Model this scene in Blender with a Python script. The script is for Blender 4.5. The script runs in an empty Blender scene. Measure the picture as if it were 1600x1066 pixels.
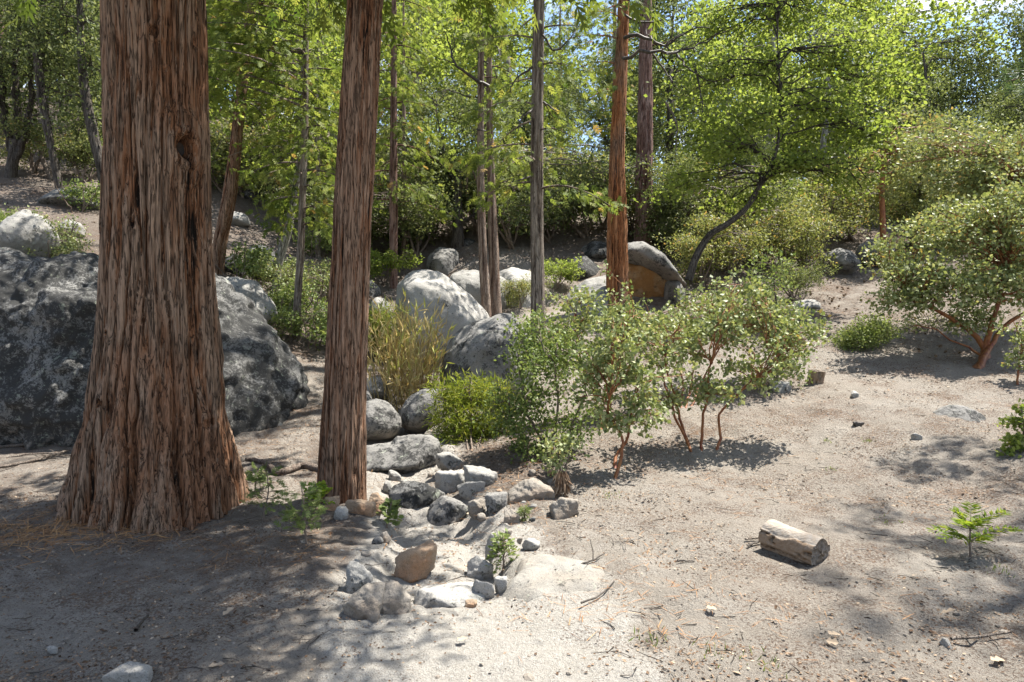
import bpy, math, random
import numpy as np
from mathutils import Vector

# ------------------------------------------------------------------ camera, sky, sun, exposure
sc = bpy.context.scene
COL = sc.collection
FPX, PITCH, CAMZ = 1062.0, math.radians(2.5), 1.6      # focal length in pixels of a 1600 px wide frame
cam_d = bpy.data.cameras.new("camera")
cam = bpy.data.objects.new("camera", cam_d)
COL.objects.link(cam)
cam.location = (0, 0, CAMZ)
cam.rotation_euler = (math.pi / 2 - PITCH, 0, 0)
cam_d.sensor_width = 36.0
cam_d.lens = 36.0 * FPX / 1600.0
cam_d.clip_start, cam_d.clip_end = 0.05, 1000
sc.camera = cam

TO_SUN = Vector((0.42, 0.25, 1.0)).normalized()
SUN_EL = math.asin(TO_SUN.z)
SUN_AZ = math.atan2(TO_SUN.x, TO_SUN.y)
W = bpy.data.worlds.new("World")
sc.world = W
W.use_nodes = True
wn, wl = W.node_tree.nodes, W.node_tree.links
bg = wn["Background"]
sky = wn.new("ShaderNodeTexSky")
sky.sky_type = 'NISHITA'
sky.sun_disc = False
sky.sun_elevation = SUN_EL
sky.sun_rotation = SUN_AZ
sky.air_density, sky.dust_density, sky.ozone_density = 1.0, 0.6, 1.5
tc = wn.new("ShaderNodeTexCoord")
mp = wn.new("ShaderNodeMapping"); mp.inputs['Scale'].default_value = (3.0, 3.0, 7.0)
cn = wn.new("ShaderNodeTexNoise"); cn.inputs['Scale'].default_value = 1.3; cn.inputs['Detail'].default_value = 7
cr = wn.new("ShaderNodeValToRGB"); cr.color_ramp.elements[0].position = .49; cr.color_ramp.elements[1].position = .64
mx = wn.new("ShaderNodeMixRGB"); mx.inputs[2].default_value = (6.6, 6.6, 6.7, 1)
wl.new(tc.outputs['Generated'], mp.inputs[0]); wl.new(mp.outputs[0], cn.inputs['Vector'])
wl.new(cn.outputs['Fac'], cr.inputs[0]); wl.new(cr.outputs[0], mx.inputs[0])
wl.new(sky.outputs[0], mx.inputs[1]); wl.new(mx.outputs[0], bg.inputs[0])
bg.inputs[1].default_value = 0.088
sd = bpy.data.lights.new("sun", 'SUN')
sd.energy, sd.angle, sd.color = 5.0, math.radians(0.53), (1.0, 0.95, 0.87)
sun = bpy.data.objects.new("sun", sd)
COL.objects.link(sun)
sun.location = (10, 8, 30)
sun.rotation_euler = TO_SUN.to_track_quat('Z', 'Y').to_euler()
vs = sc.view_settings
vs.view_transform, vs.look, vs.gamma, vs.use_curve_mapping = 'Standard', 'None', 1.0, False
vs.exposure = 1.66
cy = sc.cycles
cy.max_bounces, cy.diffuse_bounces, cy.glossy_bounces, cy.transmission_bounces = 6, 4, 2, 4
cy.use_denoising = True
cy.sample_clamp_indirect = 6

# ------------------------------------------------------------------ numbers and noise
def RNG(s): return np.random.default_rng(s)
def hsh(ix, iy, iz, seed):
    n = (ix * np.int64(374761393) + iy * np.int64(668265263) + iz * np.int64(1440662683) + np.int64(seed * 974711 + 1013)) & 0xffffffff
    n = ((n ^ (n >> 13)) * np.int64(1274126177)) & 0xffffffff
    n = ((n ^ (n >> 15)) * np.int64(2246822519)) & 0xffffffff
    return ((n ^ (n >> 16)) & 0xffff) / 32767.5 - 1.0
def vnoise(x, y, z, seed=0):
    x, y, z = np.broadcast_arrays(np.asarray(x, float), np.asarray(y, float), np.asarray(z, float))
    fx, fy, fz = np.floor(x), np.floor(y), np.floor(z)
    ix, iy, iz = fx.astype(np.int64), fy.astype(np.int64), fz.astype(np.int64)
    u, v, w = x - fx, y - fy, z - fz
    u, v, w = [t * t * t * (t * (t * 6 - 15) + 10) for t in (u, v, w)]
    r = 0
    for dx in (0, 1):
        a = u if dx else 1 - u
        for dy in (0, 1):
            b = v if dy else 1 - v
            for dz in (0, 1):
                r = r + a * b * (w if dz else 1 - w) * hsh(ix + dx, iy + dy, iz + dz, seed)
    return r
def fbm(x, y, z, oct=4, seed=0, gain=.5):
    s, a, f = 0, 1.0, 1.0
    for o in range(oct):
        s = s + a * vnoise(x * f, y * f, z * f, seed + o * 17); a *= gain; f *= 2.03
    return s
def sstep(a, b, x):
    t = np.clip((x - a) / (b - a), 0, 1); return t * t * (3 - 2 * t)
def norm(v): return v / np.maximum(np.linalg.norm(v, axis=-1, keepdims=True), 1e-9)

# ------------------------------------------------------------------ points of the photograph as points of the place
_cp, _sp = math.cos(PITCH), math.sin(PITCH)
def ray(px, py):
    a, b = (px - 800) / FPX, (533 - py) / FPX
    return np.array([a, _cp + b * _sp, -_sp + b * _cp])
def at(px, py, Y):
    d = ray(px, py); return np.array([0, 0, CAMZ]) + d * (Y / d[1])
def pix(p):
    x, y, z = p[0], p[1], p[2] - CAMZ
    dep = y * _cp - z * _sp; up = y * _sp + z * _cp
    return 800 + FPX * x / dep, 533 - FPX * up / dep

# terrain: a thin-plate surface through measured spots (px, py, distance)
SPOTS = [(0,1066,2.95),(300,1066,2.95),(500,1066,2.93),(900,1066,2.92),(1200,1066,2.93),(1600,1066,2.95),
 (0,830,4.9),(100,830,4.9),(380,830,4.9),(240,815,5.25),(0,700,8.0),(130,700,7.9),(440,850,4.65),(500,800,5.45),(400,720,7.2),(470,712,7.4),
 (600,760,6.3),(700,860,4.75),(700,800,5.7),(740,950,3.75),(620,980,3.5),(630,730,7.1),(600,690,8.1),(640,640,9.4),(590,600,10.5),(560,560,12.0),(590,500,14.0),
 (450,520,12.0),(480,450,15),(400,350,18),(60,380,12.5),(60,285,17),(140,300,16),(0,455,10.5),(330,440,12.5),
 (690,560,12.5),(760,612,10.3),(640,400,18),(715,388,18),(850,520,12.5),
 (1400,415,17),(1300,450,15),(1300,540,11),(1250,600,9.3),(1500,565,10),(1590,620,8.3),(1500,655,7.3),(1110,715,7),(960,745,6.3),(1250,850,4.65),(1520,872,4.5),
 (1000,650,8.3),(870,775,5.8),(790,790,5.75),(830,700,7.0),(900,560,11),(1000,472,15),(1000,385,19),(1100,430,17),(1200,380,20),(840,850,4.8),(1000,900,4.2)]
pts = [at(*s) for s in SPOTS]
for x, y, z in [(-6,0,.1),(0,0,0),(6,0,0),(0,-8,0),(-12,-8,.3),(12,-8,.1),(-9,5,.8),(-14,8,2.8),(-20,4,3.5),(9,5,.6),(14,10,1.6),(20,4,1.0),
                (-25,25,10),(-14,25,8.6),(-5,25,6.8),(3,25,5.4),(10,25,5.2),(20,25,5.0),(-35,42,15),(-12,42,13),(3,42,9.6),(14,42,8.2),(32,42,7.0),
                (-50,70,20),(0,70,15),(50,70,9),(-60,110,24),(0,110,18),(60,110,10),(-60,30,17),(60,20,5),(-70,0,12),(70,0,2),(0,-30,-.5)]:
    pts.append(np.array([x, y, z], float))
CP = np.array(pts)
def _U(r2): return np.where(r2 < 1e-9, 0, .5 * r2 * np.log(np.maximum(r2, 1e-9)))
_n = len(CP)
_D = ((CP[:, None, :2] - CP[None, :, :2]) ** 2).sum(-1)
_A = np.zeros((_n + 3, _n + 3))
_A[:_n, :_n] = _U(_D) + np.eye(_n) * .12
_A[:_n, _n] = 1; _A[:_n, _n + 1:] = CP[:, :2]
_A[_n, :_n] = 1; _A[_n + 1:, :_n] = CP[:, :2].T
_w = np.linalg.solve(_A, np.concatenate([CP[:, 2], [0, 0, 0]]))
WASH = np.array([at(760,1066,2.9)[:2], at(722,960,3.65)[:2], at(690,870,4.6)[:2], at(672,800,5.6)[:2], at(635,735,7.0)[:2], at(605,690,8.1)[:2], at(620,640,9.4)[:2], at(580,590,11)[:2]])
def wash_dist(x, y):
    p = np.stack([x, y], -1); best = np.full(x.shape, 1e9)
    for a, b in zip(WASH[:-1], WASH[1:]):
        ab = b - a; t = np.clip(((p - a) @ ab) / (ab @ ab), 0, 1)
        best = np.minimum(best, np.linalg.norm(p - a - t[..., None] * ab, axis=-1))
    return best
def terrain(x, y, fine=True):
    x = np.asarray(x, float); y = np.asarray(y, float)
    shp = x.shape; xf, yf = x.ravel(), y.ravel()
    z = np.empty_like(xf)
    for s in range(0, len(xf), 40000):
        e = s + 40000
        r2 = (xf[s:e, None] - CP[None, :, 0]) ** 2 + (yf[s:e, None] - CP[None, :, 1]) ** 2
        z[s:e] = _U(r2) @ _w[:_n] + _w[_n] + _w[_n + 1] * xf[s:e] + _w[_n + 2] * yf[s:e]
    far = sstep(8, 30, yf)
    wd = wash_dist(xf, yf)
    edge = wd + .10 * fbm(xf * 3, yf * 3, 0 * xf, 3, 5)
    near = (1 - sstep(9, 11, yf)) * sstep(3.3, 5.0, yf)
    z -= .20 * (1 - sstep(.30, .50, edge)) * near * (.75 + .4 * vnoise(xf * 1.3, yf * 1.3, 0 * xf, 41))
    z += .045 * fbm(xf * .9, yf * .9, 0 * xf, 3, 11) * (1 + far * 3)
    if fine:
        z += .020 * fbm(xf * 4, yf * 4, 0 * xf, 4, 23) + .010 * fbm(xf * 17, yf * 17, 0 * xf, 3, 31)
    return z.reshape(shp)
def gz(x, y): return float(terrain(np.array([x]), np.array([y]), False)[0])
def ground(px, py):
    d = ray(px, py); ts = np.linspace(2.2, 45, 900)
    P = np.array([0, 0, CAMZ]) + d * ts[:, None]
    h = P[:, 2] - terrain(P[:, 0], P[:, 1], False)
    i = np.argmax(h < 0)
    if h[i] >= 0: i = len(ts) - 1
    if i > 0:
        t = ts[i - 1] + (ts[i] - ts[i - 1]) * h[i - 1] / (h[i - 1] - h[i])
    else: t = ts[0]
    return np.array([0, 0, CAMZ]) + d * t

# ------------------------------------------------------------------ meshes
class MB:
    """collects verts and faces (with one float per face) and links them as ONE mesh object"""
    def __init__(s): s.v, s.f, s.t, s.n = [], [], [], 0
    def add(s, V, *F, tint=None):
        V = np.asarray(V, float).reshape(-1, 3)
        for k, f in enumerate(F):
            f = np.asarray(f, np.int64); s.f.append(f + s.n)
            if tint is None: s.t.append(np.full(len(f), .5))
            else: s.t.append(np.broadcast_to(np.asarray(tint, float), (len(f),)))
        s.v.append(V); s.n += len(V)
    def mesh(s, name, mat, smooth=False, point=None):
        V = np.concatenate(s.v); me = bpy.data.meshes.new(name)
        loops = np.concatenate([f.ravel() for f in s.f])
        tot = np.concatenate([np.full(len(f), f.shape[1]) for f in s.f])
        start = np.concatenate([[0], np.cumsum(tot)[:-1]])
        me.vertices.add(len(V)); me.vertices.foreach_set("co", V.ravel().astype(np.float32))
        me.loops.add(len(loops)); me.loops.foreach_set("vertex_index", loops.astype(np.int32))
        me.polygons.add(len(tot)); me.polygons.foreach_set("loop_start", start.astype(np.int32))
        me.update(calc_edges=True)
        me.polygons.foreach_set("use_smooth", np.full(len(tot), smooth))
        a = me.attributes.new("tint", 'FLOAT', 'FACE'); a.data.foreach_set("value", np.concatenate(s.t).astype(np.float32))
        for k, arr in (point or {}).items():
            a = me.attributes.new(k, 'FLOAT', 'POINT'); a.data.foreach_set("value", np.asarray(arr, np.float32).ravel())
        for m in (mat if isinstance(mat, (list, tuple)) else [mat]): me.materials.append(m)
        me.update()
        return me
    def obj(s, name, mat, parent=None, smooth=False, loc=None, point=None):
        return link(name, s.mesh(name, mat, smooth, point), parent, loc)
def link(name, data, parent=None, loc=None):
    o = bpy.data.objects.new(name, data); COL.objects.link(o)
    if loc is not None: o.location = [float(c) for c in loc]
    if parent is not None: o.parent = parent
    return o
def tag(o, label=None, cat=None, group=None, kind=None):
    if label: o['label'] = label
    if cat: o['category'] = cat
    if group: o['group'] = group
    if kind: o['kind'] = kind
    return o
def empty(name, loc, label, cat, group=None):
    return tag(link(name, None, None, loc), label, cat, group)
def dup(o, loc, rz=0, s=1.0, label=None, group=None, name=None):
    c = o.copy(); COL.objects.link(c)
    if name: c.name = name
    c.location = [float(q) for q in loc]; c.rotation_euler = (0, 0, rz); c.scale = (s, s, s) if np.isscalar(s) else s
    if label: c['label'] = label
    if group: c['group'] = group
    for ch in o.children:
        d = ch.copy(); COL.objects.link(d); d.parent = c
    return c

def tube(mb, P, R, sides=5, tint=.5):
    P = np.asarray(P, float); K = len(P); R = np.broadcast_to(R, (K,))
    T = norm(np.gradient(P, axis=0))
    ref = np.array([0, 0, 1.0]) if abs(T[:, 2]).mean() < .8 else np.array([1.0, 0, 0])
    A = norm(np.cross(T, ref)); B = np.cross(T, A)
    th = np.linspace(0, 2 * np.pi, sides, endpoint=False)
    V = P[:, None] + R[:, None, None] * (np.cos(th)[None, :, None] * A[:, None] + np.sin(th)[None, :, None] * B[:, None])
    i = np.arange(K - 1)[:, None] * sides; j = np.arange(sides)[None]; jn = (j + 1) % sides
    F = np.stack([i + j, i + jn, i + sides + jn, i + sides + j], -1).reshape(-1, 4)
    mb.add(V, F, tint=tint)
    # tip cap
    mb.add(V[-1], np.array([[0, k, k + 1] for k in range(1, sides - 1)]), tint=tint)
def bez(a, b, c, n=6):
    t = np.linspace(0, 1, n)[:, None]
    return (1 - t) ** 2 * a + 2 * t * (1 - t) * b + t * t * c

# leaf templates: vertices (along, across, up) and faces
OVAL = (np.array([(0,0,0),(.5,.38,.07),(1,0,0),(.5,-.38,.07)]), np.array([[0,1,2,3]]))
OVATE = (np.array([(0,0,0),(.45,.31,.07),(1,0,0),(.45,-.31,.07)]), np.array([[0,1,2,3]]))
ROUND = (np.array([(0,0,0),(.25,.3,.05),(.7,.33,.06),(1,0,0),(.7,-.33,.06),(.25,-.3,.05)]), np.array([[0,1,2,3],[0,3,4,5]]))
LOBED = (np.array([(0,0,0),(.30,.34,.06),(.46,.17,.02),(.74,.36,.07),(1,0,-.04),(.74,-.36,.07),(.46,-.17,.02),(.30,-.34,.06)]), [np.array([[0,1,2],[0,6,7],[3,4,2],[4,5,6]]), np.array([[0,2,4,6]])])
NARROW = (np.array([(0,0,0),(.4,.075,.03),(1,0,-.08),(.4,-.075,.03)]), np.array([[0,1,2,3]]))
def _blades(segs, w):
    V, F = [], []
    for (x0, y0, z0), (x1, y1, z1) in segs:
        d = np.array([x1 - x0, y1 - y0]); p = np.array([-d[1], d[0]]); p = p / (np.linalg.norm(p) + 1e-9) * w
        m = .45; k = len(V)
        V += [(x0, y0, z0), (x0 + m * (x1 - x0) + p[0], y0 + m * (y1 - y0) + p[1], z0 + m * (z1 - z0)), (x1, y1, z1),
              (x0 + m * (x1 - x0) - p[0], y0 + m * (y1 - y0) - p[1], z0 + m * (z1 - z0))]
        F.append([k, k + 1, k + 2, k + 3])
    return np.array(V), np.array(F)
_sg = [((0,0,0),(1,0,-.12))]
for q, (x, l) in enumerate(((.14,.40),(.36,.40),(.60,.30))):
    for s in (-1, 1): _sg.append(((x,0,-.1*x),(x+l*.78,s*l*.62,-.1*x-.07*l+(.03 if q % 2 else -.02))))
SPRAY = _blades(_sg, .058)
def _tuft(n, w):
    r = random.Random(4); V, F = [], []
    for k in range(n):
        a = 6.283 * k / n + r.uniform(-.3, .3); e = r.uniform(.2, 1.2); l = r.uniform(.75, 1)
        d = np.array([math.cos(e), math.sin(e) * math.cos(a), math.sin(e) * math.sin(a)]) * l
        p = norm(np.cross(d, [.3, .5, .8])) * w; i = len(V)
        V += [-p, p, d]; F.append([i, i + 1, i + 2])
    return np.array(V), np.array(F)
TUFT = _tuft(13, .028)
def leaves(mb, P, D, Nn, S, tmpl, tint):
    V0, F0 = tmpl
    D = norm(D); B = norm(np.cross(Nn, D)); U = np.cross(D, B); S = np.asarray(S)[:, None, None]
    V = P[:, None] + S * (V0[None, :, 0:1] * D[:, None] + V0[None, :, 1:2] * B[:, None] + V0[None, :, 2:3] * U[:, None])
    Fs = F0 if isinstance(F0, list) else [F0]
    nv = len(V0)
    for f in Fs:
        k = len(f)
        F = (np.arange(len(P))[:, None, None] * nv + f[None]).reshape(-1, f.shape[1])
        mb.add(V, F, tint=np.repeat(tint, k))

# ------------------------------------------------------------------ materials
class NT:
    def __init__(s, name):
        s.m = bpy.data.materials.new(name); s.m.use_nodes = True
        s.t = s.m.node_tree; s.t.nodes.clear(); s.out = s.t.nodes.new("ShaderNodeOutputMaterial")
    def n(s, typ, ins=None, **props):
        nd = s.t.nodes.new("ShaderNode" + typ)
        for k, v in props.items(): setattr(nd, k, v)
        for k, v in (ins or {}).items():
            if hasattr(v, "links") or isinstance(v, bpy.types.NodeSocket): s.t.links.new(v, nd.inputs[k])
            else:
                nd.inputs[k].default_value = v
        return nd
    def attr(s, name): return s.n("Attribute", attribute_name=name).outputs['Fac']
    def obj(s, scale=(1, 1, 1)):
        return s.n("Mapping", {0: s.n("TexCoord").outputs['Object'], 'Scale': scale}).outputs[0]
    def geo(s, scale=(1, 1, 1)):
        return s.n("Mapping", {0: s.n("NewGeometry").outputs['Position'], 'Scale': scale}).outputs[0]
    def noise(s, vec, scale, detail=5, rough=.55, dist=0):
        return s.n("TexNoise", {'Vector': vec, 'Scale': scale, 'Detail': detail, 'Roughness': rough, 'Distortion': dist}).outputs['Fac']
    def ramp(s, fac, stops):
        r = s.n("ValToRGB", {0: fac}); e = r.color_ramp.elements
        while len(e) < len(stops): e.new(.5)
        for q, (p, c) in zip(e, stops):
            q.position = p; q.color = (c, c, c, 1) if np.isscalar(c) else (*c, 1)
        return r.outputs[0]
    def mix(s, f, a, b, mode='MIX'):
        ins = {0: f}
        nd = s.n("MixRGB", blend_type=mode)
        for i, v in ((0, f), (1, a), (2, b)):
            if isinstance(v, bpy.types.NodeSocket): s.t.links.new(v, nd.inputs[i])
            elif i == 0: nd.inputs[0].default_value = v
            else: nd.inputs[i].default_value = (*v, 1) if not np.isscalar(v) else (v, v, v, 1)
        return nd.outputs[0]
    def math(s, op, a, b=0.0):
        nd = s.n("Math", operation=op)
        for i, v in ((0, a), (1, b)):
            if isinstance(v, bpy.types.NodeSocket): s.t.links.new(v, nd.inputs[i])
            else: nd.inputs[i].default_value = v
        return nd.outputs[0]
    def surf(s, col, rough=.8, spec=.25, bump=None, bstr=.5, bdist=.02):
        b = s.n("BsdfPrincipled", {'Roughness': rough, 'Specular IOR Level': spec})
        if isinstance(col, bpy.types.NodeSocket): s.t.links.new(col, b.inputs['Base Color'])
        else: b.inputs['Base Color'].default_value = (*col, 1)
        if bump is not None:
            bp = s.n("Bump", {'Height': bump, 'Strength': bstr, 'Distance': bdist})
            s.t.links.new(bp.outputs[0], b.inputs['Normal'])
        s.t.links.new(b.outputs[0], s.out.inputs[0]); return b

def leaf_mat(name, stops, trans=.35, rough=.5, spec=.3, warm=(1.15, 1.1, .72)):
    t = NT(name); c = t.ramp(t.attr("tint"), stops)
    pb = t.n("BsdfPrincipled", {'Roughness': rough, 'Specular IOR Level': spec, 'Base Color': c})
    tr = t.n("BsdfTranslucent", {'Color': t.mix(1.0, c, warm, 'MULTIPLY')})
    mxs = t.n("MixShader", {0: trans, 1: pb.outputs[0], 2: tr.outputs[0]})
    t.t.links.new(mxs.outputs[0], t.out.inputs[0]); return t.m
M = {}
M['live_oak'] = leaf_mat("live_oak_leaf", [(0, (.05,.072,.026)), (.5, (.115,.145,.055)), (.85, (.19,.215,.095)), (1, (.24,.25,.12))], .48, .55, .22)
M['black_oak'] = leaf_mat("black_oak_leaf", [(0, (.09,.14,.026)), (.5, (.19,.25,.055)), (.9, (.31,.36,.11)), (1, (.34,.34,.12))], .56, .55, .2)
M['cedar'] = leaf_mat("cedar_spray", [(0, (.06,.10,.02)), (.5, (.155,.20,.045)), (.9, (.26,.29,.075)), (1, (.32,.22,.08))], .52, .6, .15)
M['pine'] = leaf_mat("pine_needle", [(0, (.045,.085,.038)), (.6, (.095,.145,.065)), (1, (.17,.20,.09))], .35, .5, .2)
M['manzanita'] = leaf_mat("manzanita_leaf", [(0, (.085,.12,.045)), (.45, (.20,.24,.088)), (.92, (.36,.385,.20)), (.985, (.33,.33,.15)), (1, (.36,.27,.09))], .32, .48, .28, (1.15, 1.1, .65))
M['olive_bush'] = leaf_mat("olive_bush_leaf", [(0, (.10,.125,.04)), (.5, (.205,.23,.075)), (.9, (.31,.32,.13)), (1, (.40,.27,.10))], .40, .5, .22)
M['green_shrub'] = leaf_mat("green_shrub_leaf", [(0, (.07,.11,.03)), (.5, (.155,.205,.06)), (1, (.27,.31,.12))], .38, .5, .22)
M['willow'] = leaf_mat("willow_leaf", [(0, (.10,.15,.02)), (.5, (.20,.245,.035)), (1, (.34,.34,.07))], .45, .5, .2)
M['reed'] = leaf_mat("dry_reed", [(0, (.28,.20,.07)), (.5, (.44,.34,.14)), (.85, (.55,.46,.24)), (1, (.38,.40,.12))], .3, .6, .15, (1.1, 1, .7))
M['litter'] = leaf_mat("dry_litter", [(0, (.04,.026,.018)), (.4, (.14,.088,.056)), (.75, (.28,.205,.14)), (1, (.42,.34,.25))], .1, .8, .1, (1, .9, .7))
M['needles'] = leaf_mat("dry_pine_needles", [(0, (.12,.055,.025)), (.5, (.30,.15,.06)), (1, (.45,.27,.12))], .1, .7, .2, (1, .9, .7))
M['fern'] = leaf_mat("sapling_leaf", [(0, (.10,.19,.02)), (.5, (.20,.30,.03)), (1, (.36,.38,.05))], .45, .5, .25)

def bark_mat(name, ridge, mid, furrow, fs=1.0, patch=None, bstr=1.0):
    t = NT(name)
    n1 = t.noise(t.obj((46 * fs, 46 * fs, 1.5 * fs)), 1.0, 6, .62)
    n2 = t.noise(t.obj((9 * fs, 9 * fs, 1.1 * fs)), 1.0, 4, .6)
    n3 = t.noise(t.obj((120 * fs, 120 * fs, 3.5 * fs)), 1.0, 4, .6)
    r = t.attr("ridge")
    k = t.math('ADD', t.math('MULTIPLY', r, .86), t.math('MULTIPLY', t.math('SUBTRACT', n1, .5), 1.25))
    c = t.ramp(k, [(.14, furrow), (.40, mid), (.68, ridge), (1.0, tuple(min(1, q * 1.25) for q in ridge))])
    c = t.mix(t.ramp(n2, [(.52, 0.0), (.70, .65)]), c, mid)
    if patch: c = t.mix(t.ramp(t.noise(t.obj((2.2, 2.2, .7)), 1.0, 4, .6), [(.50, 0.0), (.62, .8)]), c, patch)
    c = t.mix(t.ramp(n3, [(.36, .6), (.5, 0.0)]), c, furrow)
    n4 = t.math('ABSOLUTE', t.math('SUBTRACT', t.noise(t.obj((24 * fs, 24 * fs, 1.5 * fs)), 1.0, 3, .6, .6), .5))
    n5 = t.noise(t.obj((40 * fs, 40 * fs, 9 * fs)), 1.0, 5, .7)
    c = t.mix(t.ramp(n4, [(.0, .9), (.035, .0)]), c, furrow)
    c = t.mix(t.ramp(n5, [(.56, .0), (.66, .45)]), c, tuple(min(1, q * 1.5) for q in ridge))
    h = t.math('ADD', t.math('MULTIPLY', n1, .6), t.math('MULTIPLY', n3, .3))
    h = t.math('ADD', h, t.math('MULTIPLY', n5, .4)); h = t.math('ADD', h, t.ramp(n4, [(.0, 0.0), (.05, .4)]))
    t.surf(c, .88, .12, h, bstr, .03); return t.m
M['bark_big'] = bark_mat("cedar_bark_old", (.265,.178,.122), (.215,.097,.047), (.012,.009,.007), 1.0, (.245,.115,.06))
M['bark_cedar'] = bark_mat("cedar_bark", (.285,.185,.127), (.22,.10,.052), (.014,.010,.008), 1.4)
M['bark_red'] = bark_mat("cedar_bark_red", (.44,.21,.10), (.36,.13,.05), (.04,.02,.012), 1.6, (.23,.165,.125))
M['bark_grey'] = bark_mat("cedar_bark_grey", (.30,.255,.215), (.19,.145,.115), (.045,.034,.028), 1.6)
M['bark_pink'] = bark_mat("slim_cedar_bark", (.36,.285,.23), (.24,.155,.115), (.05,.032,.026), 2.0)
M['bark_pine'] = bark_mat("pine_bark", (.30,.20,.17), (.17,.085,.065), (.03,.02,.018), 1.2, (.22,.12,.09))
M['bark_oak'] = bark_mat("oak_bark", (.13,.115,.10), (.07,.058,.048), (.018,.015,.013), 1.6)
M['bark_pale'] = bark_mat("pale_bark", (.40,.38,.34), (.22,.20,.16), (.06,.05,.045), 1.4)
M['dead_wood'] = bark_mat("dead_wood", (.34,.30,.26), (.20,.16,.13), (.05,.04,.03), 2.0)
def plain_wood(name, a, b, sc_=20):
    t = NT(name); n = t.noise(t.obj((sc_, sc_, sc_ * .3)), 1.0, 4)
    t.surf(t.mix(t.ramp(n, [(.35, 0.0), (.65, 1.0)]), a, b), .6, .3, n, .4, .01); return t.m
M['red_stem'] = plain_wood("manzanita_stem", (.13,.035,.018), (.27,.12,.042))
M['twig'] = plain_wood("twig_wood", (.085,.062,.048), (.19,.15,.12))
M['dark_branch'] = plain_wood("dark_branch_wood", (.03,.025,.02), (.075,.06,.048))
M['knot_shade'] = plain_wood("knot_hole_shade", (.012,.009,.007), (.035,.022,.015), 30)  # near-black wood colour, stands in for the shade inside the knot hole

def rock_mat(name, light, dark, black=.5, warm=None, lich=.4, scale=1.0, soil=True):
    t = NT(name); o = t.obj((1, 1, 1))
    big = t.noise(o, 1.3 * scale, 5, .6); med = t.noise(o, 7.5 * scale, 9, .76, .4); fin = t.noise(o, 38 * scale, 6, .75); spk = t.noise(o, 130, 2, .6)
    c = t.mix(t.ramp(big, [(.35, 0.0), (.68, 1.0)]), light, dark)
    if warm: c = t.mix(t.ramp(t.noise(o, 2.1 * scale, 4, .6), [(.48, 0.0), (.62, .8)]), c, warm)
    c = t.mix(t.ramp(spk, [(.36, .55), (.46, 0.0), (.60, 0.0), (.70, .35)]), c, tuple(q * .42 for q in dark))
    k = t.math('ADD', t.math('MULTIPLY', med, .58), t.math('MULTIPLY', fin, .42))
    k = t.math('ADD', k, t.math('MULTIPLY', t.math('SUBTRACT', t.noise(o, 1.7, 4, .6), .5), .24))
    lo = .66 - .24 * black
    c = t.mix(t.ramp(k, [(lo - .01, 0.0), (lo + .05, .92)]), c, (.028, .028, .027))
    c = t.mix(t.ramp(t.noise(o, 9 * scale, 6, .7, .3), [(.60, 0.0), (.66, lich)]), c, (.36, .39, .31))
    if soil:
        gz_ = t.n("SeparateXYZ", {0: t.n("TexCoord").outputs['Generated']}).outputs[2]
        sk = t.math('ADD', gz_, t.math('MULTIPLY', t.math('SUBTRACT', t.noise(o, 14, 5, .65), .5), .7))
        c = t.mix(t.ramp(sk, [(.10, .75), (.30, .0)]), c, (.25,.22,.185))
    h = t.math('ADD', t.math('MULTIPLY', med, .8), t.math('MULTIPLY', fin, .5))
    h = t.math('ADD', h, t.math('MULTIPLY', spk, .12))
    t.surf(c, .9, .15, h, .55, .05); return t.m
M['rock'] = rock_mat("granite", (.31,.30,.278), (.20,.195,.182), .44)
M['rock_pale'] = rock_mat("granite_pale", (.36,.347,.32), (.26,.25,.232), .36)
M['rock_dark'] = rock_mat("granite_lichened", (.20,.197,.187), (.10,.098,.094), .86)
M['rock_mid'] = rock_mat("granite_mottled", (.24,.232,.216), (.13,.126,.12), .62)
M['rock_tan'] = rock_mat("tan_rock", (.35,.27,.195), (.28,.195,.13), .2, (.34,.195,.11), .1, 2.0)
M['rock_sand'] = rock_mat("sandy_rock", (.29,.262,.226), (.21,.187,.158), .22, (.25,.20,.155), .1, 2.0)
M['bedrock'] = rock_mat("bedrock", (.29,.276,.246), (.215,.20,.176), .36, (.26,.232,.195), .3, 2.0, False)
M['rock_orange'] = rock_mat("orange_rock_face", (.32,.18,.07), (.20,.10,.04), .42, (.34,.25,.15), .05)

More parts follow.
